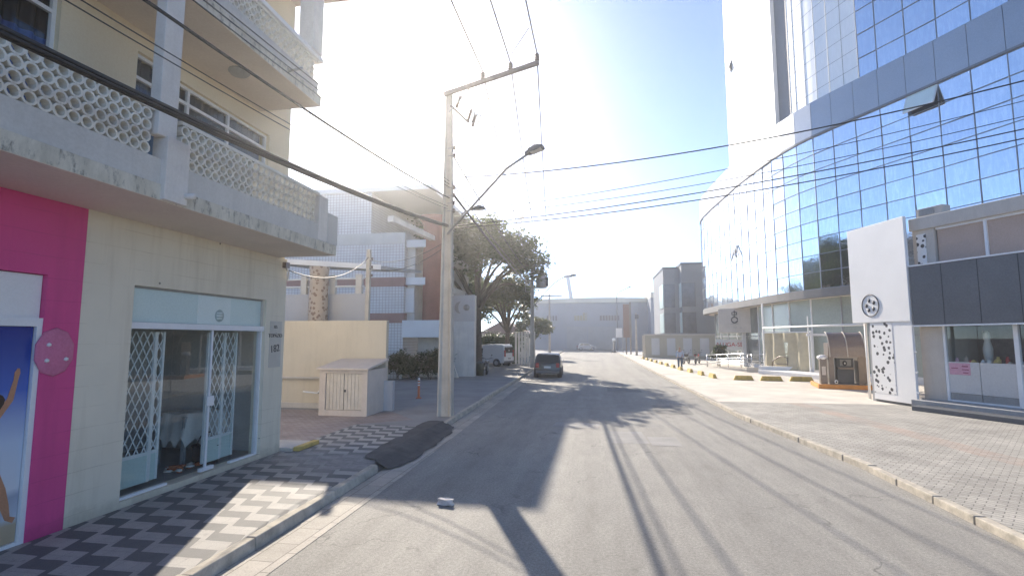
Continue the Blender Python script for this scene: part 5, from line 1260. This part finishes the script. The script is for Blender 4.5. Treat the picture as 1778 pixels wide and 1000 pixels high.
# ------------------------------------------------------------------ far end of the street
t = thing('warehouse', (0, 113, .1), 'long blue grey warehouse with a pale roof closing the end of the street', 'warehouse')
B = MB(); B.box(-16, 11, 113, 150, 0, 10.2, M_whouse); B.box(11, 40, 106, 150, 0, 10.6, M_whouse); B.build('wall', t)
B = MB()
rp = [(-17, 10.2), (-16.6, 10.9), (-9, 11.15), (0, 11.3), (5, 11.25), (11, 11.1), (11, 10.2)]
B.prism([(x, z) for x, z in rp], 0, 1, M_whroof, Matrix(((1, 0, 0, 0), (0, 0, 38, 112.6), (0, 1, 0, 0), (0, 0, 0, 1)))); B.box(11.02, 40.5, 105.6, 150, 10.6, 11.7, M_whroof); B.build('roof', t)
B = MB()
for x in (-11.2, -6.6, -1.8, 4.6, 9.0): B.box(x - .14, x + .14, 112.85, 113, 0, 10.2, M_whouse)
B.box(-16, 11, 112.9, 113, 5.4, 5.6, M_whouse); B.build('pilasters', t)
B = MB(); B.box(-6.2, 4.2, 112.92, 112.99, .1, 5.0, plain('grey_roller_door', (.27, .29, .31), .6, .1, .8, 10, 0)); B.build('roller_door', t)
for x, z, w, n in ((-10.6, 6.3, .35, 4), (-4.6, 6.3, .5, 5), (.9, 6.3, .45, 7)):
    for k in range(n):
        B = MB(); B.box(x + k * .62, x + k * .62 + w, 112.94, 112.99, z, z + (1.1 if not (n == 5 and k > 2) else 1.7), plain('ochre_window_glass', (.26, .24, .15), .3, .3, 3, 10, 0) if n == 5 else M_dgrey); B.build('window', t)
# blue crane boom and lattice crane behind
B = MB(); B.bar((-6.3, 170, 5), (-9.0, 170, 23.3), 1.4, 1.2, M_blue); B.box(-10.2, -7.5, 169.5, 170.5, 22.4, 23.2, M_blue); tag(B.build('crane_boom'), 'slanted blue crane boom rising behind the warehouse roof', 'crane boom')
t = thing('lattice_crane', (-18.6, 118, 0), 'thin grey lattice crane jib leaning above the dark tree', 'crane')
k_ = .62; A0 = Vector((-30 * k_, 190 * k_, 8)); A1 = Vector((-27.5 * k_, 190 * k_, 31.0)); B = MB()
for o in ((-.9, 0), (.9, 0), (0, 1.2)): B.bar(A0 + Vector((o[0], o[1] * k_, 0)), A1 + Vector((o[0] * .2, o[1] * .2, 0)), .09, .09, M_dgrey)
for k in range(16):
    f, g2 = k / 16, (k + 1) / 16; wa, wb = .9 - .72 * f, .9 - .72 * g2; s = 1 if k % 2 else -1
    B.bar(A0.lerp(A1, f) + Vector((s * wa, 0, 0)), A0.lerp(A1, g2) + Vector((-s * wb, 0, 0)), .06, .06, M_dgrey)
B.build('jib', t)
B = MB(); B.box(A1.x - .7, A1.x + .7, A1.y - .4, A1.y + .4, 30.8, 32.0, M_dgrey); B.bar((A1.x, A1.y, 30.8), (A1.x + 2.4, A1.y, 22), .04, .04, M_cable); B.build('jib_head', t)
# slate house with corner windows
t = thing('slate_house', (13, 72, .1), 'dark grey three storey house with corner windows beside the glass tower', 'house')
B = MB(); B.box(11.3, 20, 70, 84, .1, 12.2, M_house); B.box(9.2, 11.3, 72, 84, .1, 11.9, M_house); B.build('wall', t)
B = MB(); B.box(11.2, 20.1, 69.9, 84.1, 12.2, 12.45, M_dgrey); B.box(9.1, 11.2, 71.9, 84.1, 11.9, 12.15, M_dgrey); B.build('roof', t)
for z0, z1 in ((3.2, 5.9), (6.6, 9.8)):
    f = MB(); f.box(11.24, 13.0, 69.95, 69.99, z0, z1, M_dgrey); o = f.build('window', t); p = MB(); p.box(11.23, 12.9, 69.93, 69.949, z0 + .1, z1 - .1, M_gpane); p.build('pane', o)
    f = MB(); f.box(11.22, 11.295, 70, 71.9, z0, z1, M_mint); o = f.build('window', t)
    f = MB(); f.box(9.12, 9.195, 72, 76, z0, z1, M_mint); o = f.build('window', t)
    f = MB(); f.box(9.3, 10.7, 71.93, 71.99, z0, z1, M_gpane); o = f.build('window', t)
B = MB(); B.box(9.6, 13.5, 68.5, 69.95, 2.6, 2.85, M_house); B.build('porch_slab', t)
# yard wall with pale gate panels
A, Bv = Vector((6.0, 66.5, 0)), Vector((14.6, 74.5, 0)); A = Vector((6.0, 66.0, 0)); Bv = Vector((15.2, 60.5, 0))
dv = (Bv - A).normalized(); nv3 = Vector((-dv.y, dv.x, 0)); YM = Matrix(((dv.x, nv3.x, 0, A.x), (dv.y, nv3.y, 0, A.y), (0, 0, 1, 0), (0, 0, 0, 1))); LW = (Bv - A).length
t = thing('yard_wall', tuple(A), 'low beige yard wall with five pale panels below the slate house', 'wall')
B = MB(); B.box(0, LW, 0, .25, .1, 2.85, M_stone, YM); B.build('wall', t)
B = MB(); B.box(-.1, LW, -.08, .33, 2.85, 3.0, M_beige2, YM); B.build('coping', t)
B = MB(); B.box(-.3, .1, -.05, .3, .1, 2.85, M_yellowwall, YM); B.build('end_pier', t)
for k in range(5):
    B = MB(); B.box(.9 + k * 2.0, 1.95 + k * 2.0, -.03, -.003, .45, 2.5, M_panelw, YM); B.build('panel', t)
# totem boards and far kerb side poles
t = thing('totem_sign', (4.8, 79, .1), 'tall brown sign board on grey legs at the far right kerb', 'sign')
B = MB(); B.box(4.1, 5.0, 79, 79.2, 2.6, 7.6, plain('brown_sign_face', (.2, .11, .09), .6, .1, 1, 10, 0)); B.box(5.0, 5.3, 79, 79.2, 2.6, 7.9, M_bronze); B.build('board', t)
for x in (4.4, 5.05):
    B = MB(); B.box(x, x + .2, 79.02, 79.18, .1, 2.6, M_bronze); B.build('leg', t)
t = thing('small_sign', (3.9, 80, .1), 'small white sign board projecting left of the brown totem', 'sign')
B = MB(); B.box(3.0, 3.95, 79.4, 79.5, 2.6, 4.0, M_white); B.build('board', t); B = MB(); B.box(3.95, 4.05, 79.35, 79.5, .1, 4.1, M_steel); B.build('post', t)
t = thing('street_post', (5.6, 74, .1), 'pale concrete post standing between the brown totem and the yard wall', 'post')
B = MB(); pole_body(B, 5.6, 74, 5.9, .3, .2, M_concpole, .1); B.build('post', t); B = MB(); B.box(5.45, 5.95, 73.8, 74.2, 5.2, 5.8, M_dgrey); B.build('junction_box', t)
t = thing('lamp_post', (3.9, 98, .1), 'slim far lamp post in front of the warehouse roller door', 'lamp post')
B = MB(); B.tube([(4.0, 98, .1), (4.0, 98, 10.4), (4.3, 98, 11.1), (6.1, 98, 11.9)], .07, M_dgrey); B.build('post', t); B = MB(); lamp_head(B, (6.1, 98, 11.9), (1, 0, .3), 1.2); B.build('lamp_housing', t)
t = thing('bollard', (2.9, 97, 0), 'stubby dark bollard with a pale top at the far end of the right kerb', 'bollard')
B = MB(); B.lathe([(.4, 0), (.3, .5), (.15, .6), (.12, 2.4)], (3.1, 92, 0), M_dgrey, 10); B.build('post', t); B = MB(); B.lathe([(.3, 2.0), (.3, 2.4), (.1, 2.5)], (3.1, 92, 0), M_white, 10); B.build('cap', t)
# low sheds between
t = thing('pink_roof_house', (-9, 66, .1), 'small house with a faded pink roof behind the hedge', 'house')
B = MB(); B.box(-14, -8.6, 62, 70, .1, 3.0, M_dirtywhite); B.build('wall', t); B = MB(); B.prism([(-14.4, 3.0), (-8.2, 3.0), (-11.3, 4.6)], 61.6, 70.4, plain('faded_tile_roof', (.45, .33, .3), .8, .1, 2, 20, .1), Matrix(((1, 0, 0, 0), (0, 0, 1, 0), (0, 1, 0, 0), (0, 0, 0, 1)))); B.build('roof', t)

# ------------------------------------------------------------------ vehicles
def car(name, label, cat, prof, belt, roofz, L_, Wd, paint, loc, rz, wheels, glass_side, group=None, rear_lamps=True, wr=.31, rearglass=None, frontglass=None):
    """prof: side outline (x along length, rear at 0); width narrows above the belt line"""
    t = thing(name, (0, 0, 0), label, cat, group)
    n = len(prof); B = MB()
    def hw(z): return Wd / 2 * (1 if z < belt else 1 - .17 * (z - belt) / max(roofz - belt, .01)) * (.97 if z < .35 else 1)
    m = 5; vs = []
    for k in range(m):
        f = -1 + 2 * k / (m - 1)
        for x, z in prof: vs.append((x + (.05 * (f * f) * (1 if x < L_ / 2 else -1)), f * hw(z), z + (.03 * (1 - f * f) if z > belt + .2 else 0)))
    fs = [tuple(range(n)), tuple(range(m * n - 1, (m - 1) * n - 1, -1))]
    for k in range(m - 1):
        for i in range(n): fs.append((k * n + i, k * n + (i + 1) % n, (k + 1) * n + (i + 1) % n, (k + 1) * n + i))
    B.add(vs, fs, paint); B.build('body', t, bevel=.045)
    for sgn in (-1, 1):
        for q in glass_side:
            G = MB(); v = [(x, sgn * (hw(z) + .006), z) for x, z in q]; w = [(x, sgn * (hw(z) - .02), z) for x, z in q]; k = len(q)
            G.add(v + w, [tuple(range(k)), tuple(range(2 * k - 1, k - 1, -1))] + [(i, (i + 1) % k, k + (i + 1) % k, k + i) for i in range(k)], M_carglass); G.build('side_window', t)
    for nm, q in (('rear_window', rearglass), ('windscreen', frontglass)):
        if q:
            (x0, z0), (x1, z1), off = q; G = MB(); a, b = hw(z0) - .12, hw(z1) - .1
            v = [(x0, -a, z0), (x0, a, z0), (x1, b, z1), (x1, -b, z1)]; w = [(x + off, y, z) for x, y, z in v]
            G.add(v + w, [(0, 1, 2, 3), (7, 6, 5, 4), (0, 1, 5, 4), (1, 2, 6, 5), (2, 3, 7, 6), (3, 0, 4, 7)], M_carglass); G.build(nm, t)
    for x in wheels:
        for sgn in (-1, 1):
            Wm = Matrix.Translation((x, sgn * (Wd / 2 - .1), wr)) @ Matrix.Rotation(R(90), 4, 'X')
            A_ = MB(); A_.lathe([(wr * 1.14, -.125), (wr * 1.14, .125)], (0, 0, 0), M_black, 20, Wm); A_.build('wheel_arch', t)
            T = MB(); T.lathe([(wr * .62, -.115), (wr * .93, -.12), (wr, -.09), (wr, .09), (wr * .93, .12), (wr * .62, .115)], (0, 0, 0), M_black, 20, Matrix.Translation((0, sgn * .03, 0)) @ Wm); w_ = T.build('wheel', t)
            Rr = MB(); Rr.lathe([(.03, -.125), (wr * .58, -.118), (wr * .62, -.1), (wr * .62, .1), (wr * .58, .118), (.03, .125)], (0, 0, 0), M_cars, 16, Matrix.Translation((0, sgn * .03, 0)) @ Wm); Rr.build('rim', w_)
    for sgn in (-1, 1):
        Q = MB(); zt = belt - .02; Q.box(-.012, .16, sgn * (Wd / 2 - .2) - .1, sgn * (Wd / 2 - .2) + .1 + .0, zt - .28 if not rear_lamps == 'tall' else zt - .2, zt if not rear_lamps == 'tall' else zt + .35, M_lamp); Q.build('tail_lamp', t, bevel=.02)
        Q = MB(); Q.box(L_ - .22, L_ + .01, sgn * (Wd / 2 - .26) - .16, sgn * (Wd / 2 - .26) + .16, .6, .78, M_chrome); Q.build('headlight', t, bevel=.03)
        Q = MB(); Q.box(L_ * .66, L_ * .66 + .1, sgn * (Wd / 2) - .02 + sgn * .08, sgn * (Wd / 2) + .02 + sgn * .14, belt, belt + .13, paint); Q.build('mirror', t, bevel=.02)
    Q = MB(); Q.box(-.06, .1, -Wd / 2 + .1, Wd / 2 - .1, .3, .48, M_dgrey); Q.build('rear_bumper', t, bevel=.03)
    Q = MB(); Q.box(-.03, -.0, -.22, .22, .62, .74, M_cars); Q.build('number_plate', t)
    t.location = loc; t.rotation_euler = (0, 0, rz); return t
hat = [(0.02, .28), (0, .5), (.03, .88), (.12, 1.0), (.42, 1.42), (.7, 1.49), (1.9, 1.49), (2.25, 1.43), (2.9, 1.0), (3.75, .86), (3.9, .7), (3.92, .4), (3.85, .25)]
car('parked_car', 'dark grey hatchback standing on the road just left of centre beyond the tree shadows', 'car', hat, .95, 1.49, 3.9, 1.68, M_card, (-3.05, 32.6, .0), R(92), (.68, 3.15), [[(.5, 1.0), (.66, 1.36), (1.25, 1.4), (1.25, 1.0)], [(1.32, 1.0), (1.32, 1.4), (2.2, 1.38), (2.7, 1.0)]], rearglass=((.12, 1.02), (.4, 1.38), -.03), frontglass=((2.85, 1.03), (2.28, 1.4), .02))
van = [(.0, .3), (-.02, .6), (.0, 1.3), (.08, 1.78), (.3, 1.86), (1.9, 1.86), (2.3, 1.72), (2.6, 1.55), (3.2, 1.08), (3.95, .92), (4.1, .7), (4.12, .4), (4.0, .25)]
car('delivery_van', 'white delivery van parked in the driveway behind the white sign pillar', 'van', van, 1.05, 1.86, 4.1, 1.7, M_carw, (-7.35, 43.6, .1), R(158), (.75, 3.3), [[(2.2, 1.08), (2.2, 1.55), (2.5, 1.5), (3.0, 1.12)]], rear_lamps='tall', rearglass=((-.01, 1.15), (.06, 1.65), -.012), frontglass=((3.12, 1.12), (2.64, 1.52), .02))
car('parked_car', 'pale silver car far off before the warehouse roller door', 'car', hat, .95, 1.49, 3.9, 1.68, M_cars, (-3.9, 108.5, .0), R(10), (.68, 3.15), [[(.5, 1.0), (.66, 1.36), (1.25, 1.4), (1.25, 1.0)], [(1.32, 1.0), (1.32, 1.4), (2.2, 1.38), (2.7, 1.0)]], rearglass=((.12, 1.02), (.4, 1.38), -.03), frontglass=((2.85, 1.03), (2.28, 1.4), .02))
def motorcycle(label, loc, rz, paint, group=None):
    t = thing('motorcycle', (0, 0, 0), label, 'motorcycle', group)
    for x in (-.62, .65):
        w = MB(); tor = []; fs = []; n, k = 20, 8
        for i in range(n):
            for j in range(k):
                a, b = 2 * math.pi * i / n, 2 * math.pi * j / k; r = .25 + .05 * math.cos(b); tor.append((x + r * math.cos(a), .05 * math.sin(b), .3 + r * math.sin(a)))
        for i in range(n):
            for j in range(k): fs.append((i * k + j, ((i + 1) % n) * k + j, ((i + 1) % n) * k + (j + 1) % k, i * k + (j + 1) % k))
        w.add(tor, fs, M_black, True); wo_ = w.build('wheel', t)
        h = MB(); h.tube([(x, -.06, .3), (x, .06, .3)], .05, M_steel)
        for q in range(5):
            a = q * 1.2566; h.bar((x, 0, .3), (x + .22 * math.cos(a), 0, .3 + .22 * math.sin(a)), .03, .02, M_steel)
        h.build('spokes', wo_)
    B = MB(); B.ico((.12, 0, .82), .2, paint, 2, (1.35, .75, .7)); B.build('tank', t)
    B = MB(); B.tube([(-.05, 0, .86), (-.3, 0, .82), (-.55, 0, .86), (-.78, 0, .93)], [.1, .12, .11, .06], M_black, 10); B.build('seat', t)
    B = MB(); B.tube([(-.62, 0, .3), (-.1, 0, .4), (.2, 0, .38), (.42, 0, .9)], .035, M_dgrey); B.ico((.05, 0, .45), .18, M_steel, 2, (1.1, .8, 1)); B.tube([(-.62, -.08, .3), (-.55, -.08, .8)], .02, M_steel); B.build('frame', t)
    B = MB(); B.tube([(.65, .07, .3), (.45, .07, .95)], .025, M_steel); B.tube([(.65, -.07, .3), (.45, -.07, .95)], .025, M_steel); B.build('fork', t)
    B = MB(); B.tube([(.3, -.36, 1.08), (.42, -.2, 1.06), (.45, 0, 1.0), (.42, .2, 1.06), (.3, .36, 1.08)], .018, M_black)
    for s in (-1, 1): B.tube([(.38, s * .25, 1.07), (.36, s * .3, 1.25)], .008, M_black); B.ico((.36, s * .32, 1.28), .055, M_black, 1, (.3, 1, .7))
    B.build('handlebar', t)
    B = MB(); B.ico((.56, 0, .92), .1, M_chrome, 2); B.build('headlight', t)
    B = MB(); B.tube([(.3, -.12, .3), (-.2, -.14, .28), (-.8, -.15, .36)], .04, M_chrome); B.build('exhaust', t)
    B = MB(); B.box(-.92, -.86, -.06, .06, .75, .86, M_lamp); B.build('tail_lamp', t)
    t.location = loc; t.rotation_euler = (0, 0, rz); return t
motorcycle('dark motorcycle parked behind the walking person', (8.3, 50.3, .1), R(60), M_card)
motorcycle('red tanked motorcycle parked closest to the far railing', (9.4, 50.8, .1), R(65), M_red)
motorcycle('dark motorcycle half hidden behind the white sign pillar', (-7.15, 33.6, .12), R(-80), M_card)
t = thing('waste_bin', (-7.75, 33, .12), 'squat olive green waste bin against the white sign pillar', 'bin')
B = MB(); B.lathe([(.26, 0), (.3, .7), (.31, .75), (.29, .78)], (-7.42, 32.6, .12), plain('olive_plastic', (.07, .075, .05), .6, .2, 3, 30, 0), 12); B.build('body', t); B = MB(); B.lathe([(.31, .78), (.2, .87), (.03, .9)], (-7.42, 32.6, .12), M_dgrey, 12); B.build('lid', t)

# ------------------------------------------------------------------ person walking on the right pavement
def skinned(name, joints, edges, m, parent, sub=2):
    me = bpy.data.meshes.new(name); me.from_pydata([j[0] for j in joints], edges, []); o = bpy.data.objects.new(name, me); COL.objects.link(o); o.parent = parent
    md = o.modifiers.new('skin', 'SKIN'); md.use_smooth_shade = True
    for v, j in zip(me.skin_vertices[0].data, joints): v.radius = (j[1], j[2] if len(j) > 2 else j[1])
    me.skin_vertices[0].data[0].use_root = True
    s = o.modifiers.new('sub', 'SUBSURF'); s.levels = sub; s.render_levels = sub; me.materials.append(m); return o
pe_ = thing('person', (6.3, 40.9, .1), 'person in a pale blue shirt and dark jeans walking on the right pavement', 'person')
J = [((0, 0, .95), .14, .10), ((0, .01, 1.15), .13, .095), ((0, .02, 1.35), .16, .105), ((0, .02, 1.47), .07, .06), ((0, .0, 1.56), .05), ((0, -.01, 1.66), .085, .095), ((0, -.01, 1.74), .07, .08),
     ((.19, .02, 1.4), .055), ((.25, .06, 1.14), .042), ((.24, -.04, .92), .034), ((.235, -.09, .85), .028, .018),
     ((-.19, .02, 1.4), .055), ((-.25, -.04, 1.14), .042), ((-.24, -.2, .96), .034), ((-.235, -.26, .91), .028, .018),
     ((.1, 0, .86), .09), ((.11, -.12, .5), .062), ((.11, -.06, .1), .04), ((.11, -.2, .04), .035, .03),
     ((-.1, 0, .86), .09), ((-.11, .06, .5), .062), ((-.11, .28, .14), .04), ((-.11, .19, .04), .035, .03)]
E_ = [(0, 1), (1, 2), (2, 3), (3, 4), (4, 5), (5, 6), (2, 7), (7, 8), (8, 9), (9, 10), (2, 11), (11, 12), (12, 13), (13, 14), (0, 15), (15, 16), (16, 17), (17, 18), (0, 19), (19, 20), (20, 21), (21, 22)]
skinned('body', J, E_, M_skin, pe_)
def sel(ids, grow): 
    mp = {k: i for i, k in enumerate(ids)}
    return [(J[k][0], J[k][1] + grow, (J[k][2] if len(J[k]) > 2 else J[k][1]) + grow) for k in ids], [(mp[a], mp[b]) for a, b in E_ if a in mp and b in mp]
skinned('shirt', *sel([1, 2, 0, 7, 8, 9, 11, 12, 13], .022), M_shirt, pe_)
skinned('trousers', *sel([0, 15, 16, 17, 19, 20, 21], .02), M_denim, pe_)
H_ = MB(); H_.ico((0, .03, 1.7), .12, M_hair, 2, (.95, 1.02, 1.05), .03); H_.build('hair', pe_)
F_ = MB(); F_.ico((0, -.115, 1.655), .02, M_skin, 1, (.8, 1, 1.3))
for s in (-1, 1): F_.ico((s * .036, -.1, 1.675), .011, M_printdark, 1); F_.ico((s * .088, -.0, 1.66), .022, M_skin, 1, (.4, .8, 1.2))
F_.box(-.03, .03, -.106, -.095, 1.607, 1.613, M_red); F_.build('face', pe_)
for s, z, y in ((1, .85, -.09), (-1, .91, -.26)):
    Hn = MB()
    for k in range(4): Hn.tube([(s * .235 + (k - 1.5) * .0, y - .03 + .018 * k, z - .03), (s * .225, y - .035 + .018 * k, z - .075), (s * .215, y - .03 + .018 * k, z - .1 - .008 * (k in (1, 2)))], .008, M_skin, 6)
    Hn.tube([(s * .22, y - .03, z + .01), (s * .2, y - .055, z - .02), (s * .2, y - .06, z - .05)], .009, M_skin, 6); Hn.build('fingers', pe_)
for (x, y) in ((.11, -.14), (-.11, .25)):
    S_ = MB(); S_.ico((x, y, .045), .06, M_printdark, 2, (.75, 2.0, .7)); S_.build('shoe', pe_)
pe_.rotation_euler = (0, 0, R(-8))

# ------------------------------------------------------------------ loose things on the road
rs = random.Random(12); B = MB()
bm = bmesh.new(); bmesh.ops.create_cube(bm, size=1)
bmesh.ops.subdivide_edges(bm, edges=bm.edges[:], cuts=1, use_grid_fill=True)
vs = [(-2.28 + v.co.x * .21 + rs.gauss(0, .014) + v.co.y * .03, 7.74 + v.co.y * .1 + rs.gauss(0, .012) - v.co.x * .05, .05 + v.co.z * .085 + rs.gauss(0, .01)) for v in bm.verts]
B.add(vs, [tuple(v.index for v in f.verts) for f in bm.faces], M_pstone, False); bm.free(); tag(B.build('stone_chunk', bevel=.006), 'whitish broken stone chunk lying on the shaded road near the left kerb', 'stone')

# ------------------------------------------------------------------ sunlit haze, added to imitate the glare around the sun
hm = bpy.data.materials.new('glare_haze'); hm.use_nodes = True; nt = hm.node_tree; nt.nodes.clear()
pv = N(nt, 'ShaderNodeVolumePrincipled'); pv.inputs['Color'].default_value = (.97, .97, .97, 1); pv.inputs['Density'].default_value = HAZE_D; pv.inputs['Anisotropy'].default_value = HAZE_G
ho = N(nt, 'ShaderNodeOutputMaterial'); L(nt, pv.outputs[0], ho.inputs['Volume'])
B = MB(); B.box(-75, 75, -60, 185, -1.1, 43, hm); o = B.build('haze'); o['kind'] = 'stuff'
